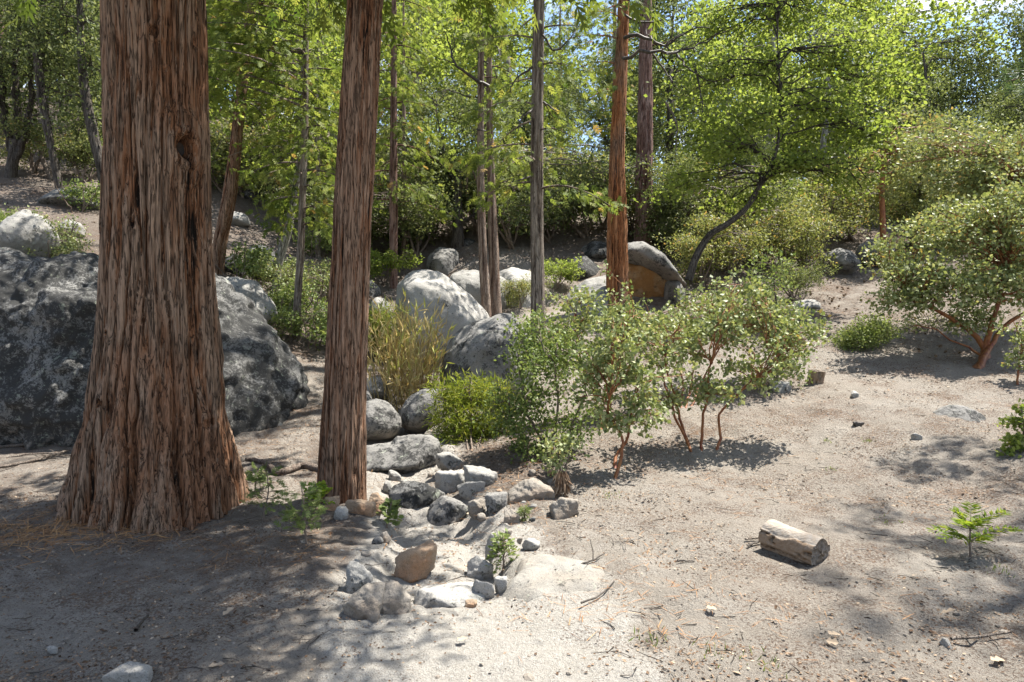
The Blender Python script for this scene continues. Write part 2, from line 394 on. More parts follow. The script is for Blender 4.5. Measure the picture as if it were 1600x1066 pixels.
def ground_mat():
    t = NT("forest_ground"); g = t.geo()
    sand, duff_shade = t.attr("sand"), t.attr("duff_shade")
    big = t.noise(g, .8, 5, .6); med = t.noise(g, 4.0, 6, .62); fin = t.noise(g, 28, 6, .7); spk = t.noise(g, 150, 3, .65); gr = t.noise(g, 420, 2, .6)
    dirt = t.mix(t.ramp(med, [(.32, 0.0), (.68, 1.0)]), (.255,.23,.196), (.332,.304,.264))
    dirt = t.mix(t.ramp(big, [(.42, 0.0), (.62, .6)]), dirt, (.27,.235,.195))
    pale = t.mix(t.ramp(fin, [(.35, 0.0), (.65, 1.0)]), (.37,.348,.308), (.46,.438,.397))
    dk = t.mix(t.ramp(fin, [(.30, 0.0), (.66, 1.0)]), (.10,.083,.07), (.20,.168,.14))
    sk = t.math('ADD', sand, t.math('MULTIPLY', t.math('SUBTRACT', med, .5), 1.1))
    c = t.mix(t.ramp(sk, [(.38, 0.0), (.66, 1.0)]), dirt, pale)
    dk_f = t.math('ADD', duff_shade, t.math('MULTIPLY', t.math('SUBTRACT', t.noise(g, 7.0, 7, .68), .5), 1.3))
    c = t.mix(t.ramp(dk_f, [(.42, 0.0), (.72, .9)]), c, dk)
    c = t.mix(t.ramp(spk, [(.36, .55), (.46, 0.0)]), c, (.10,.075,.058))
    c = t.mix(t.ramp(spk, [(.60, 0.0), (.68, .5)]), c, (.50,.47,.42))
    c = t.mix(t.ramp(gr, [(.34, .5), (.44, 0.0), (.60, 0.0), (.70, .35)]), c, (.22,.19,.16))
    mul = t.noise(g, 62, 5, .72); mul2 = t.noise(g, 34, 6, .75)
    pt = t.math('SUBTRACT', t.noise(g, 1.7, 5, .62), t.math('MULTIPLY', sand, .16))
    mf = t.math('ADD', mul, t.math('MULTIPLY', t.math('SUBTRACT', pt, .5), .55))
    c = t.mix(t.ramp(mf, [(.53, .0), (.58, .75)]), c, t.mix(t.ramp(gr, [(.4, 0.0), (.6, 1.0)]), (.062,.043,.033), (.15,.10,.072)))
    mf2 = t.math('ADD', mul2, t.math('MULTIPLY', t.math('SUBTRACT', pt, .5), .5))
    c = t.mix(t.ramp(mf2, [(.61, .0), (.65, .6)]), c, (.20,.125,.078))
    h = t.math('ADD', t.math('MULTIPLY', fin, 1.0), t.math('MULTIPLY', spk, .45))
    h = t.math('ADD', h, t.math('MULTIPLY', mul2, .9)); h = t.math('ADD', h, t.math('MULTIPLY', mul, .5))
    h = t.math('ADD', h, t.math('MULTIPLY', gr, .16))
    t.surf(c, .95, .1, h, .9, .04); return t.m
M['ground'] = ground_mat()

# ------------------------------------------------------------------ the ground, one sheet
def axis(a, b, step, lo, hi, grow=1.07):
    v = list(np.arange(a, b, step)); s, x = step, v[-1]
    while x < hi: s *= grow; x += s; v.append(x)
    s, x = step, a
    while x > lo: s *= grow; x -= s; v.insert(0, x)
    return np.array(v)
gx = axis(-4.2, 4.6, .047, -150, 150); gy = axis(2.4, 8.2, .043, -60, 220, 1.06)
GX, GY = np.meshgrid(gx, gy)
GZ = terrain(GX, GY)
def ground_masks(x, y):
    wd = wash_dist(x, y)
    sand = .85 * (1 - sstep(.45, 1.0, wd)) * (1 - sstep(7, 11, y))
    px = 800 + FPX * x / np.maximum(y, .5)
    sand += .40 * np.exp(-((x - .5) ** 2 / 1.2 + (y - 4.0) ** 2 / 2.2))
    duff_shade = .62 * sstep(-1.1, -2.0, x + .25 * (y - 4.5)) * sstep(3.2, 4.4, y + .15 * (x + 3)) * (1 - sstep(8, 11, y))  # left foreground: litter tone that also paints in the shade there
    duff_shade = np.maximum(duff_shade, .35 * sstep(-.9, -1.5, x))
    duff_shade += .55 * np.exp(-((wd - .78) / .22) ** 2) * sstep(3.4, 4.6, y) * (1 - sstep(7, 9, y))
    duff_shade += .75 * np.exp(-(((x + .12) / .95) ** 2 + ((y - 6.5) / .75) ** 2)) + .5 * np.exp(-(((x + 1.25) / .45) ** 2 + ((y - 4.9) / .7) ** 2))
    sand *= 1 - .7 * np.exp(-(((x + .12) / .9) ** 2 + ((y - 6.5) / .7) ** 2))
    duff_shade += .55 * sstep(10, 13, y) * sstep(-.5, -2.5, x)
    duff_shade += .62 * sstep(9.0, 12, y) * sstep(0, 2.0, x)
    duff_shade += .45 * np.exp(-(((x - 1.0) / 1.3) ** 2 + ((y - 7.6) / 1.3) ** 2))
    duff_shade += .9 * sstep(15, 20, y)
    return np.clip(sand, 0, 1), np.clip(duff_shade, 0, 1)
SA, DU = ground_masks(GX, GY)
mb = MB()
ny, nx = GX.shape
i = np.arange(ny - 1)[:, None] * nx; j = np.arange(nx - 1)[None]
mb.add(np.stack([GX, GY, GZ], -1), np.stack([i + j, i + j + 1, i + nx + j + 1, i + nx + j], -1).reshape(-1, 4))
tag(mb.obj("ground", M['ground'], smooth=True, point={"sand": SA, "duff_shade": DU}), "pale sandy forest floor rising into a hillside", None, None, 'structure')

# ------------------------------------------------------------------ rocks
_t = (1 + 5 ** .5) / 2
def icosphere(n):
    V = [np.array(v, float) for v in [(-1,_t,0),(1,_t,0),(-1,-_t,0),(1,-_t,0),(0,-1,_t),(0,1,_t),(0,-1,-_t),(0,1,-_t),(_t,0,-1),(_t,0,1),(-_t,0,-1),(-_t,0,1)]]
    F = np.array([(0,11,5),(0,5,1),(0,1,7),(0,7,10),(0,10,11),(1,5,9),(5,11,4),(11,10,2),(10,7,6),(7,1,8),(3,9,4),(3,4,2),(3,2,6),(3,6,8),(3,8,9),(4,9,5),(2,4,11),(6,2,10),(8,6,7),(9,8,1)])
    V = norm(np.array(V))
    for _ in range(n):
        E = np.sort(np.concatenate([F[:, [0, 1]], F[:, [1, 2]], F[:, [2, 0]]]), 1)
        U, inv = np.unique(E, axis=0, return_inverse=True); inv = inv.ravel()
        mid = norm(V[U[:, 0]] + V[U[:, 1]]) ; k = len(F); o = len(V)
        a, b, c = inv[:k] + o, inv[k:2 * k] + o, inv[2 * k:] + o
        F = np.concatenate([np.stack([F[:, 0], a, c], 1), np.stack([F[:, 1], b, a], 1), np.stack([F[:, 2], c, b], 1), np.stack([a, b, c], 1)])
        V = np.concatenate([V, mid])
    return V, F
ICO = {n: icosphere(n) for n in (2, 3, 4, 5)}
ICO[6] = icosphere(6)
def hull_rock(planes, p, sub, amp, seed, freq=2.0):
    """a body bounded by planes (normal, distance); p rounds the edges"""
    D, F = ICO[sub]
    Nn = norm(np.array([q[0] for q in planes], float)); d = np.array([q[1] for q in planes], float)
    k = np.maximum(D @ Nn.T / d, 0)
    r = 1.0 / (k ** p).sum(1) ** (1 / p)
    V = D * r[:, None] * (1 + 1.0 / p); s = d.mean()
    q = V / s * freq
    n = fbm(q[:, 0], q[:, 1], q[:, 2], 5, seed, .52)
    n2 = -np.abs(fbm(q[:, 0] * 1.3 + 9, q[:, 1] * 1.3, q[:, 2] * 1.3, 3, seed + 7))
    return V + D * (amp * s * (n + .5 * n2))[:, None], F
def outline_rock(sil, Y, depth, p=9, sub=5, amp=.05, seed=1, tilt=.5, front=None, freq=2.0):
    """outline in the photograph -> solid of real depth at distance Y; returns centre and mesh data"""
    S = np.array([at(px, py, Y) for px, py in sil]); c = S.mean(0)
    q = S - c; pl = []
    area = sum(q[k][0] * q[(k + 1) % len(q)][2] - q[(k + 1) % len(q)][0] * q[k][2] for k in range(len(q)))
    for k in range(len(q)):
        a, b = q[k], q[(k + 1) % len(q)]
        e = b - a; n = np.array([e[2], 0, -e[0]]) * (1 if area > 0 else -1); n = n / np.linalg.norm(n)
        dd = max(n @ a, .04)
        for ty in (-tilt, tilt):
            m = np.array([n[0], ty, n[2]]); m /= np.linalg.norm(m); pl.append((m, dd * (n @ m) + 1e-3))
    pl.append(((0, -1, .15) if front is None else front, depth)); pl.append(((0, 1, .2), depth))
    return c, hull_rock(pl, p, sub, amp, seed, freq)
def rand_planes(seed, n=14, flat=.75, sx=1, sy=1):
    r = RNG(seed); d = norm(r.normal(size=(n, 3))); pl = []
    for q in d:
        m = norm(np.array([q[0] / sx, q[1] / sy, q[2] / flat])); e = np.sqrt((m[0] * sx) ** 2 + (m[1] * sy) ** 2 + (m[2] * flat) ** 2)
        pl.append((m, e * r.uniform(.72, 1.0)))
    for m in np.eye(3):
        for s in (1, -1):
            e = (sx, sy, flat)[int(np.argmax(m))]; pl.append((m * s, e))
    return pl
def rock_obj(name, c, data, mat, label, cat="rock", group=None, parent=None, sm=True):
    mb = MB(); mb.add(data[0], data[1])
    o = mb.obj(name, mat, parent, smooth=sm, loc=c)
    return tag(o, label, cat, group)
def boulder(sil, Y, depth, mat, label, cat="boulder", group=None, name="boulder", **kw):
    c, data = outline_rock(sil, Y, depth, **kw); return rock_obj(name, c, data, M[mat], label, cat, group)

# the large boulders (outlines in photo pixels, clockwise)
big_left = boulder([(-140,470),(-60,410),(60,384),(160,386),(260,398),(345,420),(420,480),(470,545),(496,640),(498,730),(300,760),(-120,760),(-170,620)], 9.4, 1.25, 'rock_dark',
        "huge black-lichened boulder behind the thick cedar trunk", p=10, sub=6, amp=.085, seed=3, tilt=.55, freq=3.2)
boulder([(622,440),(640,424),(668,421),(705,433),(745,470),(766,492),(770,560),(700,600),(630,590),(618,520)], 13.0, .75, 'rock_pale',
        "tall pale sunlit boulder behind the golden reeds", p=14, sub=5, amp=.045, seed=8, tilt=.45)
boulder([(685,570),(695,535),(725,505),(770,488),(805,490),(832,520),(842,580),(825,640),(740,650),(692,620)], 10.3, .62, 'rock_mid',
        "rounded dark grey boulder in front of the tall pale one", p=8, sub=5, amp=.045, seed=12, tilt=.5)
boulder([(700,432),(722,420),(750,422),(800,440),(800,500),(700,500)], 15.0, .6, 'rock', "grey boulder behind the twin slim trunks, left of them", seed=14, p=10)
boulder([(775,430),(800,415),(832,425),(850,460),(850,520),(770,520)], 15.4, .7, 'rock_pale', "white sunlit boulder right of the twin slim trunks", seed=15, p=10)
boulder([(668,400),(690,385),(715,392),(722,420),(722,450),(665,450)], 17.2, .6, 'rock_mid', "grey boulder under the dark forked oak", seed=16, p=10)
boulder([(716,385),(728,370),(745,378),(752,410),(750,440),(712,440)], 18.4, .5, 'rock_dark', "small black boulder right of the dark forked oak base", seed=17, p=10)
# leaning slab with the orange hollow
c, data = outline_rock([(952,425),(968,382),(1002,377),(1032,394),(1074,448),(1066,462),(1036,446),(968,442)], 15.6, 1.0, p=22, sub=5, amp=.05, seed=21, tilt=.22)
ov = rock_obj("boulder", c, data, M['rock_mid'], "grey boulder with an orange hollow underside by the red trunk", "boulder")
c2, d2 = outline_rock([(966,412),(1010,412),(1048,432),(1050,462),(1035,500),(970,500)], 15.75, .45, p=12, sub=5, amp=.06, seed=22, tilt=.2, front=(0, -1, -.25))
o2 = rock_obj("hollow_face", c2 - c, d2, M['rock_orange'], "orange sheltered face", None, None, ov)
boulder([(1040,440),(1060,436),(1072,462),(1070,490),(1036,490)], 15.2, .4, 'rock_mid', "dark slab leaning at the right end of the orange hollow", seed=23, p=12, sub=5)
boulder([(880,470),(905,440),(945,430),(968,445),(970,520),(875,540)], 14.6, .8, 'rock', "broad grey boulder left of the red trunk", seed=24, p=9)
boulder([(860,440),(885,405),(915,400),(940,420),(945,450),(860,460)], 17.0, .6, 'rock_dark', "dark boulder in shade behind the grey slim trunk", seed=25, p=10)
boulder([(905,392),(925,375),(955,380),(960,405),(950,420),(905,420)], 18.5, .6, 'rock_dark', "dark boulder uphill left of the red trunk", seed=26, p=10)
boulder([(1280,420),(1285,398),(1310,386),(1335,395),(1345,415),(1330,432),(1285,432)], 16.8, .5, 'rock_mid', "mottled boulder at the top of the bare slope, left of two", seed=27, p=10)
boulder([(1336,400),(1345,380),(1370,372),(1392,382),(1398,405),(1380,418),(1345,414)], 17.4, .5, 'rock_mid', "rounded boulder beside the dark red trunk on the slope", seed=28, p=8)
boulder([(1236,482),(1245,470),(1270,467),(1282,474),(1280,490),(1240,492)], 13.6, .3, 'rock_pale', "flat white rock at the edge of the cone-strewn slope", "rock", seed=29, p=8, sub=4)
boulder([(1448,665),(1462,642),(1495,630),(1525,640),(1548,668),(1500,690)], 7.5, .42, 'rock_mid', "low grey rock half buried under the right-hand manzanita shade", "rock", seed=30, p=6, sub=5)
# uphill on the left
boulder([(-40,420),(0,355),(40,325),(75,345),(88,380),(60,420)], 11.6, .6, 'rock', "ridged pale boulder on the left slope above the huge one", seed=31, p=10)
boulder([(-60,470),(-20,395),(20,385),(40,400),(50,430),(0,470)], 10.8, .6, 'rock_dark', "dark boulder at the left edge of the photo", seed=32, p=10)
boulder([(85,360),(105,343),(128,350),(130,372),(85,372)], 12.6, .4, 'rock', "small pale slab on the left slope", seed=33, p=8, sub=4)
boulder([(60,320),(80,298),(120,294),(155,310),(175,330),(60,335)], 15.0, .8, 'rock_mid', "long low rock beneath the leaning oaks at left", seed=34, p=9)
boulder([(378,420),(385,392),(405,380),(428,390),(440,425),(430,448),(380,440)], 14.4, .5, 'rock_mid', "rounded boulder left of the pale crooked trunk", seed=35, p=10)
boulder([(345,430),(350,408),(368,395),(386,415),(388,440),(345,440)], 13.6, .4, 'rock_dark', "dark boulder at the foot of the leaning trunk", seed=36, p=10, sub=4)
boulder([(330,440),(350,432),(400,440),(432,478),(430,510),(330,510)], 11.6, .5, 'rock', "lichened grey boulder sloping above the huge dark one", seed=37, p=9)
boulder([(352,345),(362,330),(385,335),(392,352),(360,360)], 17.6, .4, 'rock_pale', "white sunlit rock uphill of the leaning trunk", seed=38, p=8, sub=4)
boulder([(380,300),(400,285),(425,300),(430,325),(385,325)], 20.0, .6, 'rock_dark', "dark rock far up the left slope", seed=39, p=9, sub=4)
# along the dry wash, behind the leaning trunk foot
boulder([(558,650),(565,630),(585,622),(615,635),(630,658),(620,682),(560,690)], 8.6, .32, 'rock_mid', "dark mottled boulder right of the leaning cedar's base", "boulder", seed=41, p=8)
boulder([(622,645),(640,618),(665,606),(690,610),(692,660),(660,678),(628,670)], 8.9, .36, 'rock_mid', "tilted grey boulder under the golden reeds", "boulder", seed=42, p=9)
boulder([(555,640),(560,605),(575,610),(585,630),(575,650)], 9.4, .2, 'rock_mid', "small grey rock tucked beside the leaning cedar", "rock", seed=43, p=8, sub=4)
boulder([(565,608),(572,592),(595,588),(610,602),(608,622),(570,628)], 10.2, .3, 'rock_pale', "white flat-topped rock left of the reeds", "rock", seed=44, p=7, sub=4)
boulder([(480,600),(484,575),(500,568),(520,580),(520,605)], 11.2, .3, 'rock_pale', "pale rock left of the leaning cedar, beyond the huge boulder", "rock", seed=45, p=8, sub=4)
boulder([(478,560),(482,545),(497,541),(510,550),(508,565)], 12.2, .25, 'rock', "grey rock above the pale one left of the leaning cedar", "rock", seed=46, p=8, sub=4)
boulder([(540,735),(570,690),(640,682),(670,676),(690,695),(692,725),(660,745),(560,750)], 7.5, .55, 'rock_mid', "low broad rock shelf across the dry wash", "rock", seed=47, p=9, sub=5, amp=.09)
boulder([(575,480),(590,462),(605,470),(615,500),(600,520),(578,515)], 14.2, .35, 'rock', "grey rock in shade left of the tall pale boulder", "rock", seed=48, p=8, sub=4)
boulder([(545,470),(560,440),(580,436),(596,455),(590,480),(550,490)], 15.5, .4, 'rock_mid', "mottled rock behind the leaning cedar at mid height", "rock", seed=49, p=8, sub=4)

# stones of the wash: (px, py of the foot, width px, height px, plan depth ratio, material, label)
def stone(px, py, w, h, dr, mat, label, seed, p=16, sink=.25, rot=0, group=None, flat=None, sub=4, amp=.085):
    g = ground(px, py); Y = g[1]; sx = w / 2 * Y / FPX; sz = h * Y / FPX / 1.25
    data = hull_rock(rand_planes(seed, 10, sz / sx, 1, dr), p * 1.6, sub, amp, seed, 2.6)
    V = data[0] * sx
    cr_, sr_ = math.cos(rot), math.sin(rot)
    V = np.stack([V[:, 0] * cr_ - V[:, 1] * sr_, V[:, 0] * sr_ + V[:, 1] * cr_, V[:, 2]], 1)
    c = g + np.array([0, sx * dr * .7, 0]); c[2] = gz(c[0], c[1]) + sz * (1 - 2 * sink) * .6
    return rock_obj("rock", c, (V, data[1]), M[mat], label, "rock", group)
stone(645,908,66,42,.8,'rock_tan',"orange-tan angular block perched above the pale flat slab",51,26,.05,.25)
stone(700,950,118,26,.8,'rock_pale',"broad flat pale slab stepping across the wash",52,22,.3,.1)
stone(560,926,40,34,.8,'rock',"grey angular stone on the left bank of the wash",53,24,.1)
stone(566,968,66,44,.8,'rock_sand',"grey block with vertical edges below the left bank stone",54,20,.15,-.15)
stone(606,960,62,44,.9,'rock_sand',"sandy mound-shaped rock left of the orange-tan block",55,10,.3)
stone(750,905,40,32,.8,'rock_pale',"white stone at the upper right of the flat slab",56,20,.2)
stone(756,938,34,28,.8,'rock_pale',"white squarish stone at the right end of the flat slab",57,22,.15)
stone(782,925,20,18,.8,'rock_pale',"small white stone beside the wash weed",58,18,.2)
stone(736,950,18,12,.8,'rock_tan',"small tan chip wedged under the flat slab",59,18,.15)
stone(700,812,64,30,.8,'rock_mid',"smooth grey dome stone at the head of the sandy wash",60,7,.35)
stone(650,790,90,30,.6,'rock_dark',"dark layered ledge across the wash",61,18,.3,.2)
stone(752,760,50,34,.7,'rock',"grey wedge stone on the right bank of the wash",62,16,.42,.4)
stone(712,768,62,32,.6,'rock_pale',"pointed grey stone leaning on the right bank of the wash",63,16,.42,.4)
stone(700,735,40,20,.8,'rock',"upright grey stone behind the pointed one",64,18,.42,.4)
stone(735,775,40,20,.6,'rock',"flat grey stone at the foot of the pointed one",65,18,.42,.4)
stone(745,808,26,22,.8,'rock_sand',"brown cobble on the right edge of the sandy wash",66,10,.2)
stone(775,800,34,24,.8,'rock_mid',"dark cobble under the bank bushes",67,14,.2)
stone(800,815,24,16,.8,'rock_sand',"tan cobble below the bank moss tuft",68,14,.25)
stone(885,806,48,26,.7,'rock_sand',"pale wedge stone below the manzanita sprout",69,16,.3,.3)
stone(830,782,70,30,.6,'rock_sand',"sandy slab edge on the right bank",70,12,.35)
stone(560,808,46,22,.6,'rock_tan',"tan broken stone at the leaning cedar's foot",71,20,.15,-.2)
stone(585,800,26,24,.8,'rock_tan',"orange stone half hidden by the leafy sprout",72,20,.15)
stone(518,800,20,20,.7,'rock_tan',"little tan stone under the left sapling",73,18,.15)
stone(196,1072,68,26,.6,'rock_pale',"white stone at the bottom edge of the photo",74,14,.3,.1)
stone(81,1020,14,9,.8,'rock_pale',"tiny white pebble in the left foreground shade",75,12,.2,sub=3)
stone(1480,1016,16,15,.8,'rock',"small grey stone at the end of the fallen stick",76,18,.15,sub=3)
stone(1336,622,11,9,.8,'rock_pale',"tiny white stone on the slope behind the log",77,18,.1,sub=3)
stone(1433,686,15,8,.8,'rock_pale',"tiny flat pale stone left of the buried rock",78,14,.25,sub=3)
stone(770,875,24,34,.7,'rock',"grey stone beside the green wash weed",79,14,.15)
g = ground(868, 895); th = np.linspace(0, 2 * np.pi, 56, endpoint=False); rr = np.linspace(.02, 1, 16)
RR, TT = np.meshgrid(rr, th, indexing='ij'); out = .33 * (1 + .22 * fbm(np.cos(TT) * 1.3, np.sin(TT) * 1.3, 0 * TT, 4, 80)); X_ = g[0] + RR * out * 1.12 * np.cos(TT); Y_ = g[1] + RR * out * np.sin(TT)
Z_ = terrain(X_, Y_, False) + .022 + .016 * fbm(X_ * 7, Y_ * 7, 0 * X_, 4, 81) - .07 * RR ** 5
V_ = np.stack([X_, Y_, Z_], -1).reshape(-1, 3) - g; a = np.arange(15)[:, None] * 56; b = np.arange(56)[None]; bn = (b + 1) % 56
rock_obj("rock", g, (V_, np.stack([a + b, a + 56 + b, a + 56 + bn, a + bn], -1).reshape(-1, 4)), M['bedrock'], "wide pale rock sheet flush with the path", "rock")
stone(616,752,20,14,.8,'rock',"small grey cobble on the rock shelf",81,12,.2,sub=3)
stone(604,768,16,14,.8,'rock',"smallest grey cobble below the rock shelf",82,12,.2,sub=3)
stone(1222,545,16,10,.8,'rock_pale',"small bright rock behind the grey sapling stem",83,12,.2,sub=3)
stone(1224,614,30,14,.8,'rock',"grey rock at the foot of the grey sapling stem",84,14,.25,sub=3)
stone(530,812,22,16,.7,'rock_pale',"pale stone between the left sapling and the leaning cedar",85,16,.2,sub=3)
stone(600,845,20,12,.8,'rock_sand',"sandy cobble on the left rim of the wash",86,12,.3,sub=3)
stone(830,858,28,14,.8,'rock_pale',"pale stone above the wide rock sheet",87,12,.3,sub=3)
r = RNG(90)
for k in range(34):
    side = r.choice([-1, 1], p=[.35, .65]); px, py = (r.uniform(735, 880), r.uniform(735, 850)) if side > 0 else (r.uniform(520, 660), r.uniform(760, 960))
    if k > 24: px, py = r.uniform(580, 700), r.uniform(700, 790)
    w_ = r.uniform(8, 17); hue = ['grey', 'sandy brown', 'orange-tan', 'dark mottled'][k % 4]
    stone(px, py, w_, w_ * .6, .8, ['rock', 'rock_sand', 'rock_tan', 'rock_mid'][k % 4], hue + " cobble among the litter on the right rim of the wash" if side > 0 and k <= 24 else (hue + " cobble among the litter on the left rim of the wash" if k <= 24 else hue + " cobble lying on the rock shelf at the head of the wash"), 900 + k, 12, .42, sub=2, group="cobbles along the wash")
# ------------------------------------------------------------------ trunks, crowns
def curve(P, n):
    P = np.asarray(P, float); s = np.concatenate([[0], np.cumsum(np.linalg.norm(np.diff(P, axis=0), axis=1))])
    t = np.linspace(0, s[-1], n)
    m = np.gradient(P, s, axis=0) if len(P) > 2 else np.repeat((P[1:] - P[:1]) / s[-1], len(P), 0)
    k = np.clip(np.searchsorted(s, t, 'right') - 1, 0, len(P) - 2); h = (s[k + 1] - s[k])[:, None]; u = ((t - s[k])[:, None]) / h
    return (2*u**3-3*u**2+1)*P[k] + (u**3-2*u**2+u)*h*m[k] + (-2*u**3+3*u**2)*P[k+1] + (u**3-u**2)*h*m[k+1]
def trunk_shape(P, R, nu, nv, seed, relief=.06, strips=16, flare=None, vz=1.0, mb=None, dens=None):
    """bark-relief tube: returns verts, faces and ridge height (0 furrow, 1 ridge)"""
    Q = np.column_stack([P, R]); C = curve(Q, nv) if dens is None else np.stack([np.interp(dens, np.linspace(0, 1, 400), curve(Q, 400)[:, k]) for k in range(4)], 1)
    nv = len(C); P, R = C[:, :3], np.maximum(C[:, 3], .004)
    T = norm(np.gradient(P, axis=0)); A = norm(np.cross(np.broadcast_to([0, 1.0, 0], T.shape), T)); B = np.cross(T, A)
    L = np.concatenate([[0], np.cumsum(np.linalg.norm(np.diff(P, axis=0), axis=1))])
    th = np.linspace(0, 2 * np.pi, nu, endpoint=False)
    TH, LL = np.meshgrid(th, L); kk = strips / (2 * np.pi)
    wob = .10 * vnoise(np.cos(TH) * 2, np.sin(TH) * 2, LL * .9 * vz, seed + 3)
    tw = TH + wob + .06 * vnoise(np.cos(TH) * 5, np.sin(TH) * 5, LL * 2.2 * vz, seed + 4) + .02 * vnoise(np.cos(TH) * 12, np.sin(TH) * 12, LL * 6 * vz, seed + 6)
    x, y = np.cos(tw) * kk, np.sin(tw) * kk
    a = np.abs(vnoise(x * 2, y * 2, LL * .62 * vz, seed)); b = np.abs(vnoise(x * 4.4 + 3, y * 4.4, LL * 1.2 * vz, seed + 1)); c = vnoise(x * 9, y * 9, LL * 2.2 * vz, seed + 2); e = np.abs(vnoise(x * 7.5, y * 7.5 + 5, LL * 1.7 * vz, seed + 9))
    lev = .14 * vnoise(x * 1.4, y * 1.4, LL * 1.6 * vz, seed + 12)
    rd = np.clip(sstep(0, .30, a) * .48 + sstep(0, .30, b) * .30 + sstep(0, .35, e) * .16 + .08 * c + lev, 0, 1.1)
    und = .03 * vnoise(np.cos(TH) * 1.6, np.sin(TH) * 1.6, LL * .35, seed + 8)
    rr = R[:, None] * (1 + und + relief * 2 * (rd - 1.0))
    if flare is not None: rr = rr * flare(TH, LL)
    V = P[:, None] + rr[..., None] * (np.cos(TH)[..., None] * A[:, None] + np.sin(TH)[..., None] * B[:, None])
    i = np.arange(nv - 1)[:, None] * nu; j = np.arange(nu)[None]; jn = (j + 1) % nu
    return V, np.stack([i + j, i + jn, i + nu + jn, i + nu + j], -1).reshape(-1, 4), rd
class Wood(MB):
    """trunk plus limbs as one body, with a ridge value per vertex"""
    def __init__(s): super().__init__(); s.r = []
    def trunk(s, *a, **k):
        V, F, rd = trunk_shape(*a, **k); s.add(V, F); s.r.append(rd.ravel())
    def limb(s, P, R, sides=6):
        n0 = s.n; tube(s, P, R, sides); s.r.append(np.full(s.n - n0, .55))
    def link(s, name, mat, parent=None, loc=None): return s.obj(name, mat, parent, True, loc, {"ridge": np.concatenate(s.r)})

class LP:  # how a leaf cluster looks
    def __init__(s, tmpl, size, per, rad, up=.6, tint=(.5, .22), flat=.75, out=.3): s.tmpl, s.size, s.per, s.rad, s.up, s.tint, s.flat, s.out = tmpl, size, per, rad, up, tint, flat, out
def clump(lb, r, c, lp, axisdir=None, k=1.0):
    n = max(3, int(lp.per * k)); g = r.normal(size=(n, 3)) * [1, 1, lp.flat] * lp.rad * .55
    D = norm(norm(g) * lp.out + r.normal(size=(n, 3)) * .6 + (0 if axisdir is None else np.asarray(axisdir) * .5))
    Nn = norm(r.normal(size=(n, 3)) * (1 - lp.up) + np.array([0, 0, lp.up]))
    ti = np.clip(r.normal(lp.tint[0], .08) + r.normal(0, lp.tint[1], n), 0, 1)
    leaves(lb, c + g, D, Nn, lp.size * r.uniform(.65, 1.2, n), lp.tmpl, ti)
def lobe_pts(r, c, rad, n, shell=2.2):
    u = norm(r.normal(size=(n, 3))) * (r.uniform(0, 1, (n, 1)) ** (1 / shell)); u *= 1 + np.where(r.uniform(0, 1, (n, 1)) < .3, np.abs(r.normal(0, .35, (n, 1))), 0); return np.asarray(c) + u * np.asarray(rad)
def crown(r, wood, lb, stems, lobes, lp, limb_r=.4, grp=6, twig_r=.012, shell=2.2, sag=0.0, sides=5):
    """lobes: (centre, radii, clumps); limbs run from the stems to groups of clumps, twigs from limbs to each clump"""
    C = np.concatenate([lobe_pts(r, c, rad, n, shell) for c, rad, n in lobes])
    m = max(2, len(C) // grp); S = C[r.choice(len(C), m, replace=False)]
    own = ((C[:, None] - S[None]) ** 2).sum(-1).argmin(1)
    SP = np.concatenate([q[0] for q in stems]); SR = np.concatenate([np.broadcast_to(q[1], (len(q[0]),)) for q in stems])
    TG = np.concatenate([norm(np.gradient(q[0], axis=0)) for q in stems])
    for k in range(m):
        G = C[own == k]
        if not len(G): continue
        e = G.mean(0); d = np.linalg.norm(SP - e, axis=1) + 2.0 * np.maximum(0, SP[:, 2] - e[2] + .15 * np.linalg.norm(SP - e, axis=1))
        q = int(np.argmin(d)); a = SP[q]; L = np.linalg.norm(e - a)
        b = a + TG[q] * L * .45 + r.normal(size=3) * L * .08
        P = bez(a, b, e, 7); P[1:-1] += r.normal(size=(5, 3)) * L * .03
        r0 = max(twig_r * 1.6, SR[q] * limb_r)
        wood.limb(P, np.linspace(r0, twig_r, 7), sides)
        for g in G:
            s = P[r.integers(3, 7)]; l = np.linalg.norm(g - s)
            T = bez(s, (s + g) / 2 + r.normal(size=3) * l * .15 + [0, 0, .1 * l], g, 4)
            wood.limb(T, np.linspace(twig_r, twig_r * .35, 4), 3)
            clump(lb, r, g, lp, g - s)
            clump(lb, r, (g * 2 + s) / 3 + r.normal(size=3) * .03, lp, None, .45)
